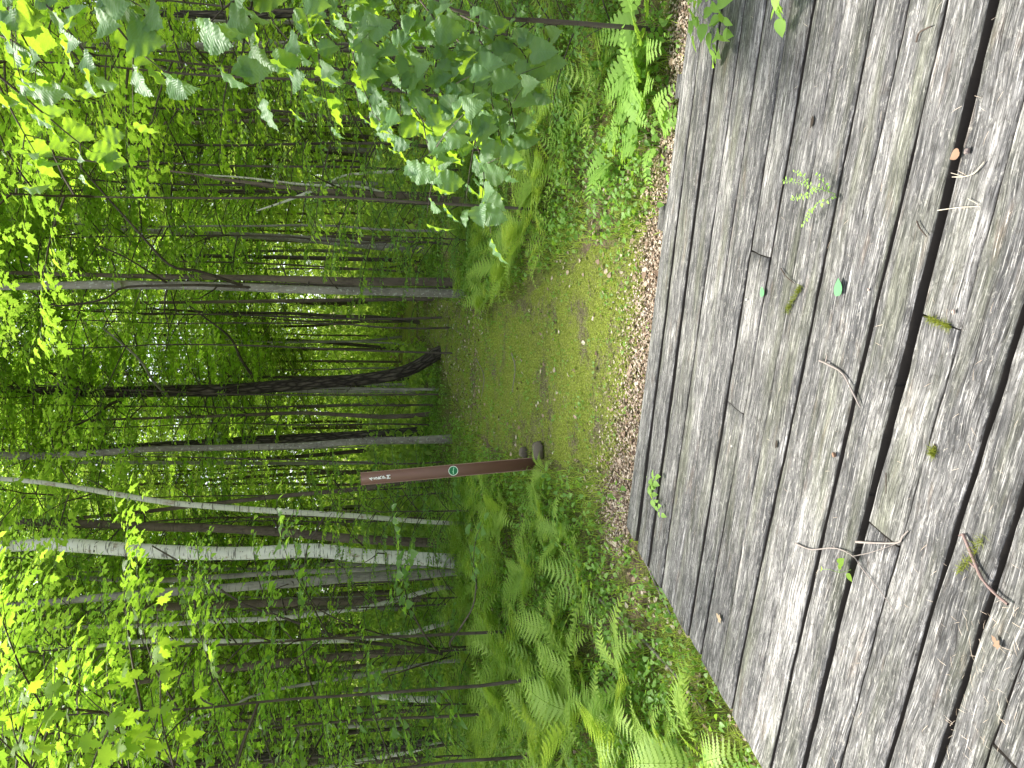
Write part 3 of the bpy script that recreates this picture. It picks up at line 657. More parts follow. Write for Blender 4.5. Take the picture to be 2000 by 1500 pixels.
for i, (nm, pts, D, bark, lab) in enumerate(TREES):
    big = pts[0][2] > 12
    r_, Q, RR = build_tree(nm, pts, D, bark, lab, crown=('maple', 2) if i in (0, 1, 2, 3, 5, 7, 8, 11, 12) or nm == 'sapling' else ('crown', 1) if big and D > 12.4 else ('far', 1), extend=7.0 if big else 3.5, stubs=5 if big else 3, seed=i, k=14 if big else 8, flare=1.12)
    TR[i] = (r_, Q, RR)
# side stems of the forked sapling
root = TR[21][0]; b = TR[21][1][0]
for pts in ([(760, 381), (700, 364), (600, 361), (480, 347), (400, 342)], [(770, 335), (720, 338), (665, 345), (625, 372)], [(610, 372), (560, 392), (500, 412)]):
    P = smoothp([at(x, y, 9.5) for x, y in pts], 12) - b; G = Geo(); V, F, U = tube(P, np.linspace(.02, .008, 12), 6); G.add(V, F, .5, U); link('side_stem', G.build('side_stem', MB['palebirch'], True), root)
# limbs of particular trees seen against the leaves
def px_limb(idx, pts, r0, r1, mat='thin', name='limb'):
    root, Q, _ = TR[idx]; P = smoothp([at(*p) for p in pts], 18) - Q[0]; G = Geo(); V, F, U = tube(P, np.linspace(r0, r1, 18), 6); G.add(V, F, .5, U)
    link(name, G.build(name, MB[mat], True), root)
px_limb(1, [(500, 562, 10.6), (400, 557, 10.3), (310, 558, 10.1), (240, 562, 10), (200, 585, 9.8), (110, 597, 9.6), (60, 570, 9.4)], .020, .008)
px_limb(1, [(480, 560, 10.6), (390, 530, 10.2), (332, 518, 10), (266, 448, 9.6), (203, 378, 9.3), (154, 322, 9)], .022, .008)
px_limb(1, [(330, 555, 10.6), (290, 530, 10.3), (240, 500, 10), (190, 480, 9.8)], .018, .007)
px_limb(2, [(490, 730, 13.2), (470, 700, 12.9), (450, 660, 12.5), (400, 620, 12.2), (360, 590, 12)], .026, .009)
px_limb(2, [(240, 780, 13.2), (215, 790, 13), (180, 815, 12.8), (120, 845, 12.5)], .03, .012)
px_limb(2, [(180, 757, 13.2), (140, 740, 13), (95, 728, 12.8)], .045, .02)
px_limb(2, [(330, 775, 13.2), (300, 745, 12.6), (270, 700, 12.2), (200, 640, 12)], .025, .012, 'grey')
px_limb(9, [(865, 1276, 9.5), (780, 1262, 9.6), (700, 1252, 9.8), (630, 1234, 9.9), (550, 1205, 10), (472, 1178, 10), (380, 1115, 10), (297, 1066, 10)], .028, .010)
# broken stump
pts = [(828, 1366, 13), (780, 1362, 13), (740, 1360, 12), (708, 1356, 7)]
build_tree('broken_stump', pts, 11.5, 'palebirch', 'broken pale snag with a splintered top among the leaves at left', ('far', 0), 0, stubs=0, seed=77, cat='stump', k=9)

# understory saplings and background trees
rng = np.random.default_rng(21)
def ray_y(y, D): return (750 - y) / FPX * D
def sapling(name, x, D, h, tiers, label, cat, group, bark='thin', r=.012, lean=(0, 0), zs=None, scl=1.0):
    z0 = float(gz(x, D)); root = empty(name, (x, D, z0 - .05), 0, label, cat, group)
    n = 9; P = np.column_stack([np.linspace(0, lean[0], n) + .04 * rng.normal(0, 1, n).cumsum() * h / 8, np.linspace(0, lean[1], n) + .03 * rng.normal(0, 1, n).cumsum() * h / 8, np.linspace(0, h, n)]); P[0, :2] = 0
    G = Geo(); V, F, U = tube(smoothp(P, 14), np.linspace(r, r * .3, 14), 6); G.add(V, F, .5, U); link('trunk', G.build('trunk', MB[bark], True), root)
    for i, (key, z) in enumerate(tiers):
        x_ = np.interp(z, P[:, 2], P[:, 0]); y_ = np.interp(z, P[:, 2], P[:, 1])
        add_tier(root, key, int(rng.integers(0, 9)), (x_, y_, z), rng.uniform(0, 6.28), scl * rng.uniform(.8, 1.15))
    return root
# sapling placement: (picture y, D, list of tier heights)
def near_sap(i, y, D, key, heights, lab, nm='maple_sapling', cat='sapling', scl=.9, lean=(0, 0)):
    if D > 9: heights = [h * (1 + (D - 9) * .09) for h in heights] + [max(heights) * 1.3]
    sapling(nm, ray_y(y, D), D, max(heights) + .6, [(key, z) for z in heights], lab, cat, None, r=.010 + .002 * len(heights), scl=scl, lean=lean)
near_sap(0, 480, 11.3, 'maple', [2.6, 3.5, 4.4], 'maple sapling with flat leaf layers in front of the close pair of trunks')
near_sap(1, 150, 8.0, 'young', [2.4, 3.2, 4.0, 4.9], 'yellow green maple sapling with toothed leaves behind the linden twigs', scl=1.0)
near_sap(2, 330, 10.2, 'maple', [3.2, 4.0, 4.7], 'tall maple sapling reaching over the forked sapling', scl=.9)
near_sap(3, 690, 12.0, 'maple', [3.6, 4.4, 5.1], 'maple sapling with bright high leaves right of the curved dark trunk', scl=.85)
near_sap(4, 830, 13.5, 'ovate', [3.9, 4.6], 'sapling of small oval leaves high over the marker post', 'hazel_sapling', scl=.8)
near_sap(5, 1240, 7.6, 'ovate', [1.8, 2.7, 3.6, 4.4], 'oval leaved sapling standing before the thin birches', 'hazel_sapling', scl=.85)
near_sap(6, 1130, 12.3, 'ovate', [3.2, 4.2, 5.0], 'oval leaved sapling crossing in front of the thick white birch', 'hazel_sapling', scl=.75)
near_sap(7, 1400, 8.4, 'maple', [1.6, 2.6, 3.5, 4.4], 'leafy maple sapling near the left edge of the wood', scl=1.0)
near_sap(8, 1490, 6.6, 'ovate', [1.2, 2.0, 3.0], 'bushy oval leaved sapling at the far left edge', 'hazel_sapling', scl=.9)
near_sap(9, 950, 13.4, 'ovate', [4.3, 5.2], 'sapling with scattered leaves above the slender bent birch', 'hazel_sapling', scl=.8)
sapling('hazel_bush', 2.75, 5.3, 1.7, [('ovate', .25), ('ovate', .6), ('ovate', 1.0)], 'low dark leafy bush below the linden sapling at the right edge', 'bush', None, 'thin', .014, scl=.62)
HB = [(1480, 9.0, 'at the far left behind the fern bank'), (1380, 9.6, 'left of the dark leaning trunk'), (1270, 9.2, 'at the foot of the leftmost birch'), (1170, 9.9, 'at the foot of the thin leaning birch'), (1000, 9.6, 'at the foot of the slender bent birch'), (960, 11.5, 'behind the marker post'),
      (470, 9.8, 'right of the close pair of trunks'), (400, 8.8, 'at the foot of the forked sapling'), (290, 8.4, 'under the linden leaves, farther back'), (170, 8.0, 'right edge behind the linden leaves'), (60, 7.6, 'at the very right edge under the linden'), (790, 15.5, 'beyond the curved dark trunk'), (560, 14.5, 'beyond the close pair of trunks')]
for q_, (y, D, lab) in enumerate(HB):
    sapling('hazel_bush', ray_y(y, D), D, 2.0, [('ovate', .15), ('ovate', .7), ('ovate' if q_ % 2 else 'maple', 1.3)], 'low leafy bush ' + lab, 'bush', None, 'thin', .012, scl=.62)
sapling('hazel_bush', 2.35, 4.9, 1.2, [('ovate', .1), ('ovate', .45)], 'small leafy bush close behind the ferns at the right edge', 'bush', None, 'thin', .012, scl=.5)
sapling('hazel_bush', 2.9, 6.6, 2.3, [('ovate', .3), ('ovate', .9), ('ovate', 1.6)], 'taller leafy bush behind the linden sapling at the right edge', 'bush', None, 'thin', .016, scl=.8)
sapling('maple_sapling', 1.5, 6.5, 5.0, [('maple', 3.7), ('maple', 4.4)], 'maple sapling whose leaves hang high left of the linden leaves', 'sapling', None, 'thin', .014, scl=.85)
sapling('maple_sapling', 2.4, 6.3, 5.0, [('maple', 3.4), ('maple', 4.2)], 'maple sapling standing right behind the linden sapling', 'sapling', None, 'thin', .014, scl=.95)
# thicket of saplings behind
NS = [(60, 6.6, 'maple', [3.0, 3.9], 'top right, furthest right'), (250, 9.6, 'young', [3.3, 4.0, 4.7], 'between the linden branches'), (380, 10.6, 'young', [3.6, 4.5, 5.3], 'above the forked sapling'), (560, 11.6, 'maple', [4.0, 4.7], 'high in front of the close pair of trunks'),
      (640, 12.2, 'ovate', [4.4, 5.1], 'high left of the close pair of trunks'), (770, 12.5, 'maple', [4.2, 4.9], 'high before the curved dark trunk'), (900, 12.2, 'young', [4.0, 4.6], 'high above the marker post'), (1010, 12.6, 'ovate', [3.4, 4.0], 'over the slender bent birch'),
      (1330, 6.2, 'maple', [2.4, 3.2, 4.0], 'at the left in front of the leaning dark trunk'), (1180, 11.8, 'ovate', [3.4, 4.0], 'high before the smooth leaning grey trunk'), (100, 10.5, 'maple', [1.8, 2.8, 3.8, 5.0], 'behind the half hidden leaning trunk'),
      (290, 11.0, 'maple', [1.6, 2.6, 3.6, 4.8, 5.8], 'in the shade right of the forked sapling'), (620, 13.0, 'maple', [3.0, 4.2, 5.2, 6.2], 'left of the close pair, over the path bend'), (790, 13.5, 'ovate', [3.4, 4.6, 5.6], 'beside the foot of the curved dark trunk'),
      (1450, 10.2, 'maple', [1.2, 2.2, 3.2, 4.4, 5.4], 'before the furrowed trunk at far left')]
for q_, (y, D, key, hs_, lab) in enumerate(NS): near_sap(20 + q_, y, D, key, hs_, 'slender leafy sapling ' + lab, scl=.85)
k_ = 0
for D in np.linspace(12.5, 30, 92):
    y = rng.uniform(-80, 1580); x = ray_y(y, D)
    if abs(y - 700) < 60 and D < 17: continue
    top = 1.5 + .45 * D; hs = sorted(rng.uniform(1.0 if (y > 1000 or y < 420) else 2.2, top, int(rng.integers(4, 7))))
    key = 'maple' if D < 19 and rng.uniform() < .6 else ('ovate' if D < 16 else 'far')
    sapling('understory_tree', x, D, hs[-1] + 1.2, [(key if rng.uniform() < .8 else 'young', z) for z in hs], 'slim understory tree with ' + ['dark', 'brown', 'grey'][k_ % 3] + ' stem in the thicket, ' + ('toward the left' if y > 1000 else 'toward the right' if y < 500 else 'in the middle') + (', among the nearer ones' if D < 18 else ', well back'), 'tree', 'slim trees of the leafy understory', ['thin', 'brown', 'grey'][k_ % 3], rng.uniform(.02, .05), scl=1.05 if key != 'far' else .8)
    k_ += 1
for q_, (x_, y_, hh) in enumerate([(-7.5, 15.5, 10.5), (-10.5, 17, 11), (-5.2, 18, 11.5), (-12.5, 14, 10), (-9, 20.5, 12), (6.5, 15, 10.5), (9.5, 17.5, 11.5)]):  # extra canopy trees added to throw shade on the wood floor
    sapling('added_canopy_tree', x_, y_, hh + 3, [('far', hh - 4), ('crown', hh - 2), ('crown', hh)], 'tall canopy tree added to shade the wood floor, ' + ('left' if x_ < 0 else 'right') + ' part of the view', 'tree', 'tall canopy trees added inside the wood', ['brown', 'grey', 'lichen'][q_ % 3], .09, scl=1.1)
# distant trees, each with a trunk and a crown
for i in range(100):
    D = rng.uniform(22, 42); y = rng.uniform(-100, 1600); x = ray_y(y, D); top = 3 + .47 * D
    hs = sorted(rng.uniform(2, top, 4))
    hole = abs(y - 640) < 110
    if hole: hs = [h for h in hs if h < 7] + [top + 2]
    sapling('background_tree', x, D, max(hs) + 2, [('far', z) for z in hs[:-1]] + [('crown', hs[-1])], ('thin', 'brown', 'grey')[(i % 4) % 3] + '-stemmed distant tree at the back of the wood, ' + ('left part' if y > 1000 else 'right part' if y < 500 else 'middle part'), 'tree', 'distant trees at the back of the wood', ['thin', 'brown', 'grey', 'brown'][i % 4], rng.uniform(.035, .09), scl=.95)

# far-off mass of the wood
def leaf_mass(n, D0, D1, ang, seed, size, zmax):
    r = np.random.default_rng(seed); D = r.uniform(D0, D1, n); a = r.uniform(-ang, ang, n); x = D * np.sin(a); y = D * np.cos(a)
    z = r.uniform(0, 1, n) ** 1.15 * zmax
    cl = vnoise(a * 26 + 50, z * .55 + D * .15, seed) * .6 + vnoise(a * 60 + 90, z * 1.4, seed + 1) * .4
    if zmax < 2: keep = (cl + .1 > .38 + z * .16) & (path_d(x, y) < 0); x, y, z = x[keep], y[keep], z[keep] * .8; return np.column_stack([x, y, z + gz(x, y)]), r, len(x)
    hole = np.exp(-((a + .06 - .12) / .11) ** 2 - ((z - 12.5) / 3.8) ** 2) * .26
    dens = .30 + .016 * np.maximum(z - 11, 0)
    keep = cl > dens + hole * .9
    x, y, z = x[keep], y[keep], z[keep]; m = len(x); z = z + gz(x, y)
    return np.column_stack([x, y, z]), r, m
G = Geo()
for n_, D0, D1, sd, zm, s0, s1 in ((520000, 42, 64, 3, 27, .18, .38), (120000, 30, 42, 5, 7, .12, .26), (170000, 13.5, 42, 6, 1.5, .06, .17)):
    P, r, m = leaf_mass(n_, D0, D1, 1.1, sd, .2, zm)
    G.add(*place(L_DIA, P, r.uniform(0, 6.28, m), r.normal(.2, .7, m), r.normal(0, .7, m), r.uniform(s0, s1, m), np.clip(r.normal(.5, .28, m), 0, 1)))
tag(link('distant_wood', G.build('distant_wood', ML['far'])), 'far mass of leafy wood closing the view behind all the trees', 'foliage', kind='stuff')

# ------------------------------------------------------------ ferns
def frond(seed, L, npin, wmax, detail, arch=1.0, broad=False, e0=1.15):
    r = np.random.default_rng(seed); G = Geo(); GS = Geo()
    n = 14; e = e0; p = np.zeros(3); P = [p]
    for i in range(n): e -= arch * (.06 + .10 * i / n); p = p + L / n * np.array([cos(e), 0, sin(e)]); P.append(p)
    P = np.array(P); V, F, U = tube(P, np.linspace(.0028, .0007, n + 1), 3); Fq = F
    G.add(V, np.vstack([Fq[:, [0, 1, 2]], Fq[:, [0, 2, 3]]]), .75, U)
    T = np.gradient(P, axis=0); T /= np.linalg.norm(T, axis=1)[:, None]
    for i in range(npin):
        t = .22 + .78 * i / (npin - .3) if not broad else .38 + .62 * i / (npin - .2)
        f = (t - .22) / .78
        wl = wmax * (math.sin(pi * min(1, .22 + .5 * f / .4) * .69) if f < .4 else 1.0) * (1 - max(0, f - .3) / .7) ** .85 + .006
        if broad: wl = wmax * (1 - ((t - .38) / .62) * .75)
        c = t * n; a = int(min(c, n - 1)); q = P[a] + (P[a + 1] - P[a]) * (c - a); tv = T[min(a + 1, n)]
        up = np.array([-tv[2], 0, tv[0]])
        for sd in (-1, 1):
            d = np.array([0, sd, 0]) * .95 + tv * .32 + up * (.05 - .12); d /= np.linalg.norm(d); ct = tv - d * (tv @ d); ct /= np.linalg.norm(ct); nm = np.cross(d, ct) * sd
            wl2 = wl * r.uniform(.9, 1.08); rr = float(np.clip(r.normal(.5, .18), 0, 1))
            if broad:
                k_ = 7; xs_ = np.linspace(0, 1, k_); wd = .16 * np.array([.35, .8, 1, 1.0, .8, .5, 0]) * (1 + .18 * np.array([0, 1, -1, 1, -1, 1, 0]))
                pts = [q + d * (x * wl2) + nm * (-.10 * x * x * wl2) for x in xs_]
                up_ = [p_ + ct * w_ * wl2 for p_, w_ in zip(pts, wd)]; dn = [p_ - ct * w_ * wl2 for p_, w_ in zip(pts, wd)]
                VV = np.array(pts + up_ + dn); FF = []
                for z in range(k_ - 1): FF += [(z, z + 1, k_ + z), (z + 1, k_ + z + 1, k_ + z), (z, 2 * k_ + z, z + 1), (z + 1, 2 * k_ + z, 2 * k_ + z + 1)]
                G.add(VV, FF, rr)
            elif detail:
                m = max(4, int(wl2 / .014)); VV = []; FF = []
                for z in range(m):
                    x0, x1, xm_ = z / m, (z + 1) / m, (z + .75) / m; wb = lambda x: wl2 * (.115 * (1 - x) ** .8 + .004)
                    c0, c1 = [q + d * (x * wl2) - nm * (.14 * x * x * wl2) for x in (x0, x1)]
                    for s2 in (-1, 1):
                        k0 = len(VV); VV += [c0, c1, c0 + ct * s2 * wb(x0) * .55 + nm * .0 , q + d * (xm_ * wl2) - nm * (.14 * xm_ * xm_ * wl2) + ct * s2 * wb(xm_) * 1.45, c1 + ct * s2 * wb(x1) * .55]
                        t_ = [(k0, k0 + 1, k0 + 3), (k0, k0 + 3, k0 + 2), (k0 + 1, k0 + 4, k0 + 3)]; FF += t_ if s2 > 0 else [u_[::-1] for u_ in t_]
                G.add(np.array(VV), FF, rr)
            else:
                w_ = wl2 * .15; VV = np.array([q, q + d * wl2 * .35 + ct * w_, q + d * wl2 * .35 - ct * w_, q + d * wl2 - nm * .1 * wl2, q + d * wl2 * .7 + ct * w_ * .6, q + d * wl2 * .7 - ct * w_ * .6])
                G.add(VV, [(0, 2, 1), (1, 2, 5), (1, 5, 4), (4, 5, 3)], rr)
    return G
FR = [frond(200 + i, .70, 17, .145, True, .9 + .25 * i).build('frond', ML['fern']) for i in range(4)]
FRB = [frond(220 + i, .50, 9, .135, False, .8 + .3 * i, True).build('frond', ML['fern2']) for i in range(3)]
def clump_mesh(seed, nf, kind):
    r = np.random.default_rng(seed); G = Geo()
    for i in range(nf):
        f = frond(seed * 31 + i, r.uniform(.5, .8), 12 if kind == 'lady' else 8, .12, True, r.uniform(.8, 1.5), kind != 'lady', r.uniform(.9, 1.35))
        V = np.concatenate(f.V); R = np.concatenate(f.R); U = np.concatenate(f.U); F3 = np.concatenate(f.F3)
        az = i * 2.4 + r.normal(0, .3); c, s = cos(az), sin(az); V = V @ np.array([[c, s, 0], [-s, c, 0], [0, 0, 1]]); G.add(V, F3, np.clip(R + r.normal(0, .22), 0, 1), U)
    return G.build('fern', ML['fern'] if kind == 'lady' else ML['fern2'])
CL = [clump_mesh(61 + i, 8, 'lady') for i in range(4)]; CLB = [clump_mesh(71 + i, 7, 'broad') for i in range(3)]
def fern_parts(x, y, label, group, meshes, nf, sc, rz=None, kind='fern', spread=(.9, 1.2), az=None):
    z = float(gz(x, y)); root = empty(kind, (x, y, z - .01), rng.uniform(0, 6.28) if rz is None else rz, label, 'fern', group)
    for i in range(nf):
        o = link('frond', meshes[int(rng.integers(0, len(meshes)))], root); a = (i * 2.4 + rng.normal(0, .25)) if az is None else az[i]
        o.rotation_euler = (rng.normal(0, .12), rng.normal(0, .14), a); s_ = sc * rng.uniform(.8, 1.15); o.scale = (s_, s_, s_)
def ok_ground(x, y, m=0.0):
    s_, t_ = st(np.array([x, y])); return not (s_ > -.04 - m and t_ > -.04 - m)
# named near ferns (picture position of their foot)
NEAR = [(1235, 1430, 1.0, 'tall bright lady fern beside the left edge of the boardwalk'), (1330, 1475, .8, 'low lady fern leaning against the plank ends at bottom left'),
        (1255, 1330, .85, 'lady fern left of the boardwalk corner, behind the tall bright one'), (1000, 1240, 1.0, 'arching fern in the fern bank below the thin birches'),
        (1060, 1120, .85, 'fern at the path side of the left fern bank'), (1010, 1000, .8, 'fern clump just left of the marker post'), (1075, 925, .42, 'small fern at the foot of the marker post'),
        (1120, 1040, .6, 'low fern between the marker post and the boardwalk corner'), (1010, 1380, 1.0, 'broad fern clump near the left edge of the fern bank'), (1120, 1240, .8, 'fern in the middle of the left bank above the bare soil'),
        (960, 580, .7, 'fern beside the foot of the close pair of trunks'), (1050, 450, .85, 'yellow green fern at the right edge of the path'), (1010, 520, .8, 'fern right of the path in front of the close pair'),
        (1090, 330, .9, 'fern under the hanging linden leaves'), (1100, 200, 1.0, 'shaded fern behind the linden sapling stem')]
NEAR += [(1400, 1492, .8, 'small lady fern tucked under the plank ends at the very bottom left'), (1170, 1400, 1.0, 'broad lady fern at the left edge, behind the tall bright one'), (1160, 1310, .9, 'lady fern standing in the low plants left of the corner'),
         (1090, 1430, 1.05, 'large fern at the left edge of the fern bank, upper of two'), (1080, 1000, .6, 'low fern left of the foot of the marker post'), (965, 930, .6, 'fern just behind the marker post')]
for x, y, sc, lab in NEAR:
    p = on_ground(x, y); fern_parts(p[0], p[1], lab, None, FR, 9, sc * 1.12)
for x, y, sc, lab in [(1300, 255, 0.92, 'pale sensitive fern nearest the planks on the right'), (1285, 190, 0.98, 'pale sensitive fern under the linden, second along the deck edge'), (1290, 110, 1.03, 'pale sensitive fern near the top beam end'),
                      (1300, 40, 1.0, 'large pale sensitive fern leaning over the far right corner of the deck'), (1225, 300, 0.80, 'pale sensitive fern set back from the deck edge')]:
    p = on_ground(min(x, 1330), y); 
    if not ok_ground(p[0], p[1], .02): p[:2] = p[:2] - TD * .25
    fern_parts(p[0], p[1], lab, None, FRB, 6, sc, kind='sensitive_fern')
# banks of ferns
def bank(name, poly_px, n, label, group, meshes, smin, smax, path_keep=-.12, kind='fern'):
    c = 0; tries = 0; poly = np.array([on_ground(x, y)[:2] for x, y in poly_px]); mn, mx = poly.min(0), poly.max(0)
    def inside(p):
        k_ = False
        for i in range(len(poly)):
            a, b = poly[i], poly[i - 1]
            if (a[1] > p[1]) != (b[1] > p[1]) and p[0] < (b[0] - a[0]) * (p[1] - a[1]) / (b[1] - a[1]) + a[0]: k_ = not k_
        return k_
    while c < n and tries < 6000:
        tries += 1; p = rng.uniform(mn, mx)
        if not inside(p) or path_d(p[0], p[1]) > path_keep or not ok_ground(p[0], p[1], .15): continue
        o = link(name, meshes[int(rng.integers(0, len(meshes)))]); s_ = rng.uniform(smin, smax); o.scale = (s_, s_, s_ * rng.uniform(.8, 1.1)); o.location = (p[0], p[1], float(gz(p[0], p[1])) - .01)
        o.rotation_euler = (rng.normal(0, .08), rng.normal(0, .08), rng.uniform(0, 6.28)); tag(o, label + (', nearest the deck' if p[1] < 5.5 else ', middle of the bank' if p[1] < 7.5 else ', furthest back') if 'bank' in group else label, 'fern', group); c += 1
bank('fern', [(1190, 1060), (1050, 930), (890, 960), (890, 1200), (900, 1500), (1180, 1500), (1230, 1300), (1200, 1150)], 110, 'green fern in the bank left of the path', 'ferns of the left bank', CL, .65, 1.1)
bank('fern', [(1180, 380), (1080, 560), (920, 590), (890, 400), (900, 0), (1200, 0), (1230, 250)], 75, 'green fern in the dense bank right of the path', 'ferns of the right bank', CL, .6, 1.0)
bank('fern', [(885, 930), (850, 900), (848, 1500), (890, 1500)], 40, 'fern at the foot of the birches on the left', 'ferns under the birches', CL, .7, 1.0)
bank('fern', [(885, 540), (850, 560), (846, 0), (890, 0)], 34, 'shaded fern on the wood floor right of the close pair of trunks', 'ferns in the shade on the right', CL, .7, 1.0)
bank('fern', [(838, 560), (815, 620), (812, 820), (835, 830), (840, 760)], 16, 'small fern on the far side of the path bend', 'ferns beyond the path bend', CL, .6, .9)

# ------------------------------------------------------------ low plants one cannot count, litter, grass, moss
def scatter(n, box_, seed, dens):
    r = np.random.default_rng(seed); x = r.uniform(box_[0], box_[1], n); y = box_[2] + (box_[3] - box_[2]) * r.uniform(0, 1, n) ** 1.5
    fr = np.abs(x) < .62 * y + 1.0
    s_ = (x - O2[0]) * SD[0] + (y - O2[1]) * SD[1]; t_ = (x - O2[0]) * TD[0] + (y - O2[1]) * TD[1]
    k_ = fr & ~((s_ > -.03) & (t_ > -.03)); x, y = x[k_], y[k_]; s_, t_ = s_[k_], t_[k_]
    k_ = r.uniform(0, 1, len(x)) < dens(x, y, s_, t_, path_d(x, y)); return x[k_], y[k_], r
BX = (-8, 8, .3, 16)
def near_edge(s_, t_): return (t_ > -.45) & (t_ < 0) & (s_ > -.1)
# herbs
def d_herb(x, y, s_, t_, pd):
    side = np.clip(-pd * 3, 0, 1); n_ = vnoise(x * 2.2, y * 2.2, 31)
    a = np.where(n_ > .40, 1.0, .25) * (.35 + .65 * side); a = np.where(near_edge(s_, t_), a * .10, a); return a * np.where((s_ < 0) & (s_ > -.5) & (t_ > -.4), .45, 1.0)
x, y, r = scatter(120000, BX, 301, d_herb); m = len(x); h = r.uniform(.015, .16, m) * np.where(path_d(x, y) > 0, .3, 1); z = gz(x, y)
G = Geo()
for q in range(3):
    yaw = r.uniform(0, 6.28, m); pos = np.column_stack([x + .02 * np.cos(yaw), y + .02 * np.sin(yaw), z + h + r.uniform(-.01, .02, m)])
    G.add(*place(L_OVATE_LO, pos, yaw, r.normal(.2, .3, m), r.normal(0, .35, m), r.uniform(.014, .05, m) * np.where(path_d(x, y) > 0, .62, 1) * np.where(y < 4, .75, 1), np.clip(r.normal(.5, .28, m), 0, 1)))
stv = np.array([(0, -.5, 0), (0, .5, 0), (1, 0, 0)], float)
G.add(*place((np.array([(0, -.03, 0), (0, .03, 0), (1, 0, 0)], float), np.array([(0, 1, 2)])), np.column_stack([x, y, z]), r.uniform(0, 6.28, m), np.full(m, -1.45), 0, h, .3))
tag(link('ground_cover', G.build('ground_cover', ML['herb'])), 'low leafy seedlings and clover-like plants covering the wood floor', 'ground cover', kind='stuff')
# grass
def d_grass(x, y, s_, t_, pd):
    n_ = vnoise(x * 1.6 + 9, y * 1.6, 33); a = np.where(n_ > .33, 1.0, .3) * np.where(pd > -.3, 1.0, .45); a = np.where(near_edge(s_, t_), a * .12, a)
    a = np.where((s_ < 0) & (s_ > -.6) & (t_ > .6), .8, a); return a * np.where((pd > .55) & (n_ < .45), .4, 1)
x, y, r = scatter(420000, (-7, 7, .3, 12), 302, d_grass); m = len(x)
G = Geo(); x = np.where(path_d(x, y) > -9, x, x); G.add(*place(L_BLADE, np.column_stack([x, y, gz(x, y)]), r.uniform(0, 6.28, m), -r.uniform(.35, 1.4, m), r.normal(0, .3, m), r.uniform(.025, .085, m) * np.where(path_d(x, y) > 0, .62, 1.15), np.clip(r.normal(.5, .3, m), 0, 1)))
tag(link('grass', G.build('grass', ML['grass'])), 'short grass growing over the path and its verges', 'grass', kind='stuff')
# litter
def d_lit(x, y, s_, t_, pd):
    n_ = vnoise(x * 1.9 + 3, y * 1.9, 37); a = np.where(n_ > .5, .45, .14) * np.where((pd > 0) & (y < 9), .45, 1); a = np.where(near_edge(s_, t_), 1.0, a); a = np.where((y > 9.5) & (pd > -.2), .9, a); return np.where((s_ < 0) & (s_ > -.7) & (t_ > -.5), 1.0, a)
x, y, r = scatter(52000, (-7, 7, .3, 18), 303, d_lit); xe = []; 
re_ = np.random.default_rng(9); se = re_.uniform(-.3, 6.5, 48000); te = -np.abs(re_.normal(0, .29, 48000)) - .005; pe = O2 + se[:, None] * SD + te[:, None] * TD
x = np.concatenate([x, pe[:, 0]]); y = np.concatenate([y, pe[:, 1]]); m = len(x)
G = Geo(); G.add(*place(L_OVATE_LO, np.column_stack([x, y, gz(x, y) + r.uniform(.006, .022, m)]), r.uniform(0, 6.28, m), r.normal(0, .3, m), r.normal(0, .4, m), np.where(np.arange(m) < len(x) - len(pe), r.uniform(.015, .05, m), r.uniform(.006, .022, m)), r.uniform(0, 1, m)))
tag(link('leaf_litter', G.build('leaf_litter', MLI)), 'dry brown leaf litter strewn along the deck edge and over the soil', 'leaf litter', kind='stuff')

# ------------------------------------------------------------ near leafy branches
def leafy(name, label, cat, base, stems, twigs, tpl, size, gap, mat, bark='thin', seed=0, trunk=None, spread=.9, tilt=.35, droop=.35, subs=2, sub_len=.25):
    r = np.random.default_rng(seed); root = empty(name, base, 0, label, cat); b = np.array(base, float)
    for nm, pts, r0, r1 in stems:
        P = smoothp(pts, 20) - b; G = Geo(); V, F, U = tube(P, np.linspace(r0, r1, 20), 8); G.add(V, F, .5, U); link(nm, G.build(nm, MB[bark], True), root)
    GL = Geo(); GB = Geo()
    for pts in twigs:
        GB = Geo(); P = smoothp([at(*p) for p in pts], 12) - b; V, F, U = tube(P, np.linspace(.0055, .0015, 12), 5); GB.add(V, F, .5, U)
        tp = tpl if isinstance(tpl, list) else [tpl]
        twig_leaves(GL, r, P, tp[0], size, gap, spread, tilt, droop, .12)
        if len(tp) > 1: twig_leaves(GL, r, P + .015, tp[1], size * .9, gap * 1.7, spread * 1.2, tilt, droop * 1.5, .2)
        for q in range(subs):
            i = int(r.integers(3, 10)); d = P[i + 1] - P[i]; a = atan2(d[1], d[0]) + (1 if q % 2 else -1) * r.uniform(.5, 1.0); L = sub_len * r.uniform(.6, 1.2); e = r.uniform(-.3, .3)
            S_ = np.array([P[i] + np.array([cos(a), sin(a), sin(e) - .25 * t * L]) * t * L for t in np.linspace(0, 1, 5)]); V, F, U = tube(S_, np.linspace(.003, .001, 5), 4); GB.add(V, F, .5, U)
            twig_leaves(GL, r, S_, tp[q % len(tp)], size, gap, spread, tilt, droop, .25)
        link('twig', GB.build('twig', MB[bark], True), root)
    link('leaves', GL.build('leaves', mat, True), root)
    return root
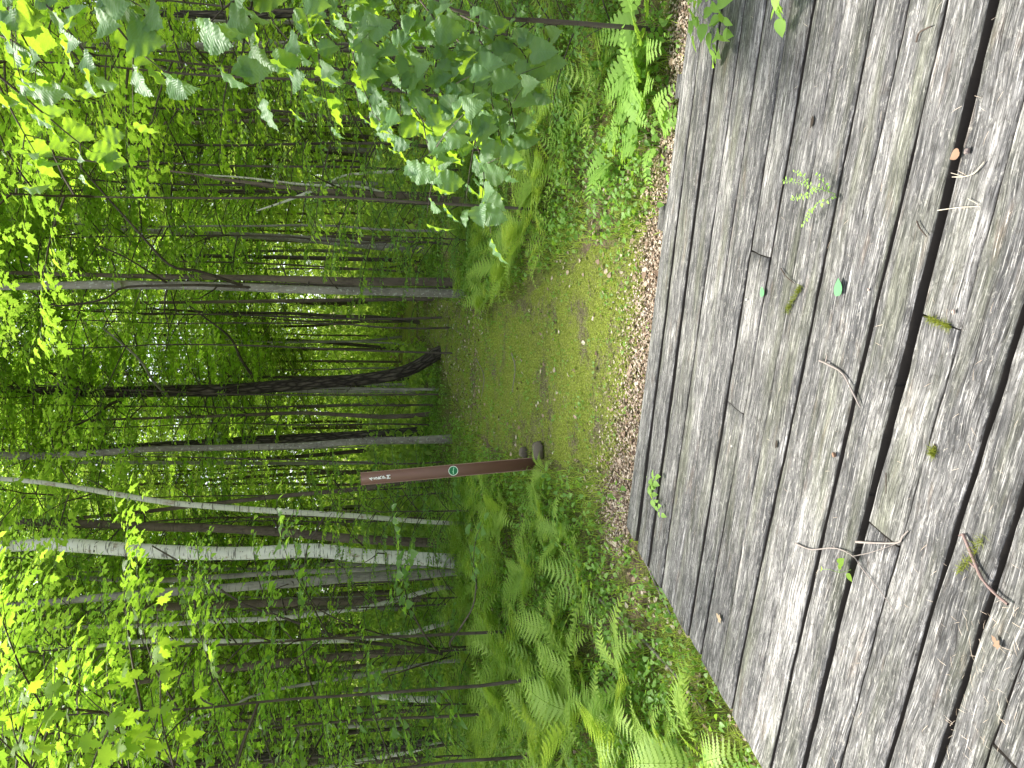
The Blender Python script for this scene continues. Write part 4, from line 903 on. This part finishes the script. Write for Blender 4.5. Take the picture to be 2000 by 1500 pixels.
# linden sapling whose leaves hang over the right of the clearing
sb = on_ground(1200, 45); sb = np.array([at(1083, 42, 4.25)[0], 4.25, 0]); sb[2] = float(gz(sb[0], sb[1]))
leafy('linden_sapling', 'linden sapling with large heart shaped leaves and dark stem overhanging the right side', 'sapling', sb,
      [('trunk', [sb, at(1083, 42, 4.25), at(1000, 38, 4.2), at(946, 35, 4.15), at(900, 22, 4.1), at(877, 15, 4.1), at(760, -40, 4.1), at(500, -80, 4.1), at(200, -120, 4.0)], .014, .005),
       ('branch', [at(868, 84, 3.9), at(890, 120, 3.8), at(915, 168, 3.6), at(922, 230, 3.4)], .008, .004), ('branch', [at(946, 35, 4.15), at(905, 80, 3.9), at(868, 105, 3.8), at(850, 160, 3.6)], .008, .004)],
      [[(905, 80, 3.9), (890, 120, 3.7), (870, 190, 3.4), (860, 280, 3.1), (800, 320, 3.0)], [(868, 84, 3.9), (915, 168, 3.6), (925, 260, 3.3), (945, 330, 3.1), (940, 400, 3.0)],
       [(930, 70, 3.9), (985, 150, 3.6), (1000, 220, 3.4), (1010, 265, 3.3)], [(877, 17, 4.1), (800, 60, 3.8), (735, 120, 3.6), (720, 200, 3.4), (770, 270, 3.2)],
       [(820, 20, 4.0), (780, 100, 3.7), (790, 170, 3.5), (830, 240, 3.3), (900, 290, 3.1)], [(760, -20, 4.0), (650, 20, 3.6), (580, 60, 3.4), (540, 110, 3.3)],
       [(880, 60, 4.0), (930, 130, 3.7), (960, 200, 3.5), (985, 300, 3.3)], [(760, -40, 4.1), (700, 40, 3.7), (690, 110, 3.5), (720, 160, 3.4)], [(900, 30, 4.1), (960, 60, 3.8), (1020, 100, 3.6), (1040, 170, 3.5)], [(820, 0, 4.0), (860, 60, 3.7), (850, 140, 3.5), (880, 220, 3.3)], [(640, -60, 4.0), (600, 0, 3.6), (610, 70, 3.4), (640, 140, 3.3)]], [L_LINDEN, L_LINDEN_B], .108, .055, ML['linden'], seed=4, subs=4, sub_len=.3, droop=.55)
# linden tree at the right, trunk just outside the picture
tb = np.array([2.75, 3.85, float(gz(2.75, 3.85)) - .03])
leafy('linden_tree', 'linden branches with broad backlit leaves reaching in high at the right', 'tree', tb,
      [('trunk', [tb, tb + [.02, .02, 1.5], tb + [-.04, .0, 3.2], tb + [0, .1, 5.2]], .06, .03),
       ('branch', [tb + [-.02, .01, 2.0], at(200, -120, 2.9), at(60, -30, 2.8)], .02, .008), ('branch', [tb + [-.02, .01, 1.7], at(320, -150, 2.8), at(180, -20, 2.7)], .02, .008),
       ('branch', [tb + [-.02, .01, 1.3], at(560, -160, 2.8), at(500, -30, 2.7)], .016, .007), ('branch', [tb + [-.03, .01, 2.6], at(-80, 20, 3.3), at(0, 150, 3.5)], .02, .008)],
      [[(60, -30, 2.8), (115, 38, 2.7), (150, 80, 2.65), (182, 140, 2.6)], [(180, -20, 2.7), (224, 45, 2.65), (266, 95, 2.6), (332, 147, 2.55)], [(0, 150, 3.5), (80, 217, 3.6), (147, 273, 3.7), (196, 308, 3.8)],
       [(500, -30, 2.7), (440, 15, 2.5), (400, 55, 2.4)], [(500, -30, 2.7), (480, 60, 2.6), (470, 120, 2.5)], [(60, -30, 2.8), (30, 30, 2.9), (60, 100, 3.0), (90, 150, 3.0)], [(180, -20, 2.7), (230, -10, 2.7), (290, 20, 2.6)], [(-20, 60, 3.0), (40, 90, 2.9), (110, 150, 2.9)], [(-10, 150, 3.3), (30, 230, 3.4), (70, 300, 3.5)], [(0, -20, 2.8), (20, 20, 2.8), (10, 80, 2.9)]],
      [L_LINDEN, L_LINDEN_B], .105, .07, ML['linden'], seed=8, subs=2, sub_len=.2, droop=.5)
# maple branch at the left, trunk just outside the picture
tb = np.array([-3.3, 5.0, float(gz(-3.3, 5.0))])
leafy('maple_tree', 'maple branches with yellow green pointed leaves reaching in high at the left', 'tree', tb,
      [('trunk', [tb, tb + [.03, .02, 1.5], tb + [.0, .1, 3.2], tb + [.1, .1, 5.2]], .06, .03),
       ('branch', [tb + [0, 0, 2.3], at(300, 1600, 4.7), at(240, 1500, 4.5)], .016, .007), ('branch', [tb + [0, 0, 2.0], at(380, 1590, 4.7), at(340, 1500, 4.5)], .016, .007), ('branch', [tb + [0, .05, 3.0], at(80, 1590, 4.7), at(60, 1500, 4.5)], .016, .007)],
      [[(240, 1500, 4.5), (230, 1420, 4.4), (180, 1370, 4.4), (130, 1320, 4.3)], [(340, 1500, 4.5), (315, 1400, 4.4), (312, 1310, 4.4), (290, 1245, 4.3)], [(60, 1500, 4.5), (30, 1440, 4.4), (20, 1380, 4.4)],
       [(240, 1500, 4.5), (200, 1455, 4.4), (90, 1420, 4.3)], [(340, 1500, 4.5), (260, 1450, 4.5), (215, 1400, 4.4), (195, 1330, 4.3)], [(340, 1500, 4.5), (320, 1460, 4.5), (290, 1400, 4.4)], [(60, 1500, 4.5), (70, 1440, 4.4), (100, 1370, 4.4), (110, 1290, 4.3)], [(340, 1500, 4.5), (350, 1440, 4.5), (330, 1380, 4.4)], [(60, 1500, 4.5), (-10, 1430, 4.4), (-20, 1380, 4.4)]],
      [L_MAPLE], .115, .075, ML['young'], seed=12, subs=2, sub_len=.25, droop=.65, tilt=.4)
# hazel shrub whose dark stems fork under the birches
hb = on_ground(930, 1262)
leafy('hazel_shrub', 'hazel shrub with forked dark stems and flat sprays of grey green leaves below the birches', 'shrub', hb,
      [('stem', [hb, at(865, 1272, hb[1]), at(840, 1255, 7.4), at(815, 1215, 7.2), at(795, 1170, 7.0)], .016, .006), ('stem', [hb, at(880, 1262, 7.4), at(900, 1225, 7.0), at(925, 1180, 6.6), at(932, 1110, 6.4)], .014, .005),
       ('stem', [hb, at(870, 1285, hb[1]), at(820, 1300, 7.6), at(760, 1320, 7.4)], .014, .005), ('stem', [hb, at(850, 1265, hb[1]), at(700, 1225, 7.4), at(620, 1190, 7.0)], .012, .005)],
      [[(795, 1170, 7.0), (785, 1120, 6.8), (775, 1060, 6.6), (765, 1000, 6.4)], [(815, 1215, 7.2), (780, 1180, 7), (770, 1130, 6.8)], [(932, 1150, 6.5), (925, 1100, 6.3), (930, 1050, 6.1), (945, 1020, 6.0)], [(760, 1320, 7.4), (720, 1350, 7.2), (660, 1380, 7)],
       [(620, 1190, 7), (580, 1130, 6.8), (555, 1070, 6.6), (545, 1020, 6.4)], [(760, 1320, 7.4), (780, 1390, 7.2), (800, 1450, 7)], [(600, 1180, 7), (540, 1190, 6.8), (500, 1170, 6.7)], [(820, 1300, 7.5), (870, 1350, 7.2), (900, 1400, 7.0)]],
      [L_OVATE], .105, .055, ML['ovate'], seed=15, subs=3, sub_len=.35, droop=.15, tilt=.22)

# ------------------------------------------------------------ things lying on and growing through the deck
DZ = .006
def on_deck(x, y, dz=0.0): p = on_plane(x, y); p[2] = DZ + dz; return p
def twig_thing(name, label, paths, r0, r1, mat, cat='twig'):
    b = on_deck(*paths[0][0]); root = link(name, None); root.location = tuple(b); tag(root, label, cat); r = np.random.default_rng(int(r0 * 1e5))
    for i, pts in enumerate(paths):
        P = smoothp([on_deck(x, y, r0 * (1.0 + .8 * (q % 2))) for q, (x, y) in enumerate(pts)], 18) - b; G = Geo(); k_ = 1 if i == 0 else .55
        V, F, U = tube(P, np.linspace(r0, r1, 18) * k_ * (1 + .12 * r.normal(0, 1, 18)), 7); G.add(V, F, .5, U); link('twig_stem' if i == 0 else 'twig_fork', G.build('twig_stem', mat, True), root)
MTW = plain('grey_twig', (.22, .19, .17), .8, .2, .4, 60); MTR = plain('red_brown_twig', (.17, .115, .10), .7, .3, .45, 50); MTD = plain('dark_twig', (.06, .045, .035), .8, .2, .3, 60)
twig_thing('fallen_twig', 'curved pale twig lying across the middle planks', [[(1606, 704), (1625, 712), (1650, 728), (1668, 756), (1686, 796)], [(1618, 706), (1622, 695), (1618, 690)]], .0042, .0022, MTW)
twig_thing('fallen_twig', 'thick reddish bent twig across the wide gap near the lower right corner', [[(1888, 1043), (1900, 1065), (1912, 1100), (1928, 1130), (1950, 1158), (1979, 1180)], [(1888, 1043), (1882, 1046)], [(1912, 1108), (1903, 1098)]], .0048, .0034, MTR)
twig_thing('fallen_twig', 'thin branching grey twig near the lower left of the deck', [[(1558, 1061), (1590, 1073), (1635, 1070), (1672, 1086), (1690, 1112), (1730, 1160), (1755, 1198)], [(1672, 1086), (1710, 1078), (1755, 1062)], [(1635, 1070), (1630, 1064)]], .0028, .0010, MTW)
twig_thing('fallen_twig', 'short hooked twig over the cut plank joint at lower centre', [[(1677, 1058), (1715, 1060), (1758, 1060), (1770, 1048), (1780, 1036)]], .0034, .0022, MTW)
twig_thing('fallen_twig', 'small dark twig beside the moss tuft', [[(1529, 524), (1540, 540), (1556, 554)]], .0022, .0015, MTD)
twig_thing('fallen_twig', 'small black twig near the right end of the deck', [[(1795, 83), (1802, 65), (1815, 56), (1826, 52)]], .003, .0018, MTD)
twig_thing('fallen_twig', 'tiny forked dark twig above the widest gap', [[(1796, 432), (1803, 446), (1815, 462)]], .0025, .0018, MTD)
twig_thing('fallen_twig', 'thin straight dark twig on the middle plank', [[(1735, 923), (1736, 945), (1735, 965)]], .0018, .0012, MTD)
twig_thing('dry_stalk', 'pale forked dry stalk near the wide gap at upper right', [[(1928, 317), (1910, 338), (1888, 345), (1866, 346)], [(1888, 345), (1864, 338)]], .0022, .0014, plain('straw_stalk', (.36, .32, .25), .8, .2), 'stalk')
twig_thing('dry_stalk', 'bent pale dry stalk crossing the wide gap', [[(1836, 411), (1880, 405), (1916, 402), (1896, 388)]], .0013, .001, plain('straw_stalk', (.40, .36, .29), .8, .2), 'stalk')
def flat_leaf(name, label, x, y, L, yaw, mat, tpl=L_OVATE, sx=.95, dz=.006, cat='leaf'):
    V = tpl[0] * [1, sx, .16] * L; V[:, 0] -= L / 2; V[:, 2] -= V[:, 2].min(); Vb = V - [0, 0, .0006]; n = len(V)
    F = np.vstack([tpl[1], tpl[1][:, ::-1] + n]); o = link(name, mesh(name, np.vstack([V, Vb]), F, mat, rnd=np.full(2 * n, .8), uv=np.vstack([tpl[0][:, :2]] * 2), smooth=True))
    o.location = tuple(on_deck(x, y, dz)); o.rotation_euler = (0, 0, yaw); return tag(o, label, cat)
MGL = plain('pale_green_leaf', (.085, .25, .10), .5, .4, .12, 20); MDL = plain('tan_dry_leaf', (.32, .245, .155), .7, .2, .2, 20); MBL = plain('brown_dry_leaf', (.20, .125, .08), .7, .2, .25, 25)
flat_leaf('fallen_leaf', 'larger pale green leaf lying flat in the middle of the deck', 1644, 560, .058, 0.05, MGL)
flat_leaf('fallen_leaf', 'smaller pale green leaf lying over a narrow gap', 1494, 569, .042, 0.35, MGL)
flat_leaf('fallen_leaf', 'curled yellow tan leaf near the left edge of the deck', 1408, 1205, .055, 1.2, MDL, L_MAPLE_LO, .8)
flat_leaf('fallen_leaf', 'curled brown leaf caught in the widest gap', 1872, 304, .036, 1.9, MBL)
flat_leaf('fallen_leaf', 'small crumpled tan leaf lying with needles at the bottom right', 1952, 1252, .034, .8, MBL, L_MAPLE_LO, .8)
MNUT = plain('nut_shell', (.15, .12, .11), .5, .4, .2, 60); MPEB = plain('pink_pebble', (.45, .33, .27), .8, .2, .2, 60); MPW = plain('white_pebble', (.6, .56, .5), .8, .2, .2, 60)
for x, y, s_, mt, lab in [(1896, 296, .016, MNUT, 'dark round nut beside the widest gap'), (1635, 888, .016, MBL, 'small brown cone scale beside a gap in the middle'), (1868, 609, .011, MPEB, 'tiny pinkish pebble right of the cut plank joint'),
                          (1701, 566, .008, MPEB, 'tiny pinkish pebble below the larger green leaf'), (1462, 585, .010, MPW, 'small whitish pebble near the smaller green leaf'), (1433, 871, .009, MPW, 'small whitish pebble on a narrow gap at centre left')]:
    rock('pebble' if mt is not MNUT else 'nut', on_deck(x, y, s_ * .3), (s_, s_ * .8, s_ * .75), int(x), mt, lab, cat='pebble' if mt is not MNUT else 'nut')
# moss tufts
def moss(name, label, paths, n, sz, seed, z0=None, cat='moss'):
    r = np.random.default_rng(seed); P = smoothp([on_deck(x, y, 0) if z0 is None else on_ground(x, y) for x, y in paths], 30); i = r.integers(0, 30, n); Q = P[i] + r.normal(0, sz, (n, 3)) * [1, 1, .35]; Q[:, 2] = np.maximum(Q[:, 2], P[i][:, 2] + .001) + (0 if z0 is None else z0 * np.exp(-((Q - P[i])[:, 0] ** 2 + (Q - P[i])[:, 1] ** 2) / sz ** 2 / 2))
    b = P[0].copy(); G = Geo(); G.add(*place(L_BLADE, Q - b, r.uniform(0, 6.28, n), -r.uniform(.1, 1.5, n), 0, r.uniform(.004, .011, n) * (2.2 if z0 is None else 1.4), r.uniform(0, 1, n)))
    o = link(name, G.build(name, ML['moss'])); o.location = tuple(b); return tag(o, label, cat)
moss('moss_tuft', 'olive green moss covered twig scrap lying on the upper planks', [(1542, 610), (1550, 592), (1562, 572), (1568, 560)], 420, .0035, 41)
moss('moss_tuft', 'thin line of moss in the cut joint at the right of the deck', [(1818, 622), (1830, 626), (1850, 634), (1862, 640)], 250, .003, 42)
moss('moss_tuft', 'dry olive moss scrap beside the reddish twig', [(1878, 1112), (1888, 1104), (1900, 1094), (1910, 1070), (1925, 1050)], 220, .005, 43)
moss('moss_tuft', 'dark green moss fleck on a plank in the lower middle', [(1826, 876), (1829, 890)], 160, .005, 44)
moss('moss_cushion', 'bright green moss cushion against the plank ends at left', [(1345, 1195), (1360, 1210)], 2600, .05, 45, .05)
moss('moss_cushion', 'mossy patch by the lower plank ends left of the deck', [(1400, 1300), (1415, 1320), (1425, 1345)], 2200, .05, 46, .03)
# plants growing through the gaps
def gap_plant(name, label, stems, tpl, size, gap, mat, cat='plant', droop=.1, sp=.9, tilt=.3):
    b = on_deck(stems[0][0][0], stems[0][0][1]); root = link(name, None); root.location = tuple(b); tag(root, label, cat); r = np.random.default_rng(int(b[0] * 1000) % 999 + 3); GL = Geo(); GB = Geo()
    for pts in stems:
        P = []
        for x, y, z in pts: q = on_plane(x, y, z + DZ); P.append(q)
        P = smoothp(P, 14) - b; V, F, U = tube(P, np.linspace(.0014, .0006, 14), 4); GB.add(V, F, .5, U); twig_leaves(GL, r, P, tpl, size, gap, sp, tilt, droop, .1)
    link('stem', GB.build('stem', MSTEM, True), root); link('leaves', GL.build('leaves', mat), root)
MSTEM = plain('green_stem', (.16, .26, .06), .6, .3)
gap_plant('seedling', 'feathery pale green sprig growing up through a gap near the upper planks', [[(1632, 379, 0), (1600, 368, .05), (1565, 358, .08), (1530, 352, .10)], [(1620, 375, .02), (1608, 355, .05), (1595, 344, .07)], [(1600, 368, .05), (1575, 380, .06), (1545, 388, .07)],
                                                                                            [(1632, 379, 0), (1612, 392, .04), (1598, 396, .05)], [(1598, 396, .05), (1580, 415, .05), (1568, 438, .04)], [(1580, 362, .06), (1568, 345, .08), (1552, 335, .09)]], L_OVATE_LO, .014, .007, ML['fern2'])
gap_plant('seedling', 'small three leaved seedling sprouting from the wide gap at lower centre', [[(1662, 1113, -.01), (1640, 1118, .02), (1620, 1112, .05), (1606, 1112, .06)], [(1640, 1118, .02), (1636, 1104, .05)]], L_OVATE, .034, .03, ML['young'])
gap_plant('creeping_plant', 'leafy green runner lying over the corner planks at left', [[(1262, 935, -.03), (1270, 955, .02), (1275, 975, .03), (1290, 1002, .03)], [(1268, 950, .01), (1278, 935, .04)]], L_OVATE, .045, .026, ML['fern2'])
def hang(name, label, pts, sz, gp, cat='plant'):
    gap_plant(name, label, pts, L_OVATE, sz, gp, ML['fern2'], cat)
hang('sensitive_fern', 'pale frond tips bending over the planks at the upper right corner', [[(1330, -10, .2), (1360, 20, .14), (1385, 50, .1), (1400, 90, .06), (1395, 110, .05)], [(1360, 20, .14), (1350, 50, .1), (1355, 62, .08)], [(1385, 50, .1), (1412, 62, .07)], [(1372, -10, .16), (1400, 10, .12), (1418, 45, .08)]], .075, .024, 'fern')
hang('sensitive_fern', 'small pale frond tip poking in at the very right end of the deck', [[(1520, -30, .15), (1520, 0, .1), (1524, 22, .06), (1527, 38, .04)]], .06, .018, 'fern')
# needles
r = np.random.default_rng(77); n = 420;  pn = np.column_stack([r.uniform(1850, 2000, n), r.uniform(1180, 1500, n)]); pn[:250, 0] = r.uniform(1450, 2000, 250); pn[:250, 1] = r.uniform(0, 1500, 250)
pn[380:, 0] = r.normal(1945, 25, 40); pn[380:, 1] = r.normal(1235, 40, 40)
Q = np.array([on_deck(a, b_, .003) for a, b_ in pn]); s_, t_ = st(Q); kk = (s_ > 0.02) & (t_ > .02); Q = Q[kk][::2]; n = len(Q)
G = Geo(); G.add(*place((np.array([(0, -.012, 0), (0, .012, 0), (.5, -.012, .06), (.5, .012, .06), (1, 0, .0)], float), np.array([(0, 1, 3), (0, 3, 2), (2, 3, 4)])), Q, r.uniform(0, 6.28, n), 0, 0, r.uniform(.012, .042, n), r.uniform(.6, 1, n)))
tag(link('pine_needles', G.build('pine_needles', MLI)), 'scattered dry pine needles and bits on the boardwalk', 'needles', kind='stuff')
# dead sticks on the soil left of the deck
def soil_stick(label, pts, r0):
    P = smoothp([on_ground(x, y) + [0, 0, .03] for x, y in pts], 16); b = P[0].copy(); G = Geo(); V, F, U = tube(P - b, np.linspace(r0, r0 * .5, 16), 7); G.add(V, F, .5, U); o = link('dead_branch', G.build('dead_branch', MTW, True)); o.location = tuple(b); tag(o, label, 'branch')
soil_stick('long grey dead branch running through the plants left of the deck', [(1180, 1170), (1240, 1225), (1290, 1275), (1340, 1330), (1385, 1385)], .010)
soil_stick('short pale dead branch on the bare soil by the plank ends', [(1265, 1080), (1290, 1140), (1320, 1200)], .009)
soil_stick('thin root like stick lying across the trodden path', [(1005, 690), (1012, 720), (1006, 765)], .007)
soil_stick('grey stick on the path in front of the curved dark trunk', [(935, 700), (950, 735), (945, 775)], .006)
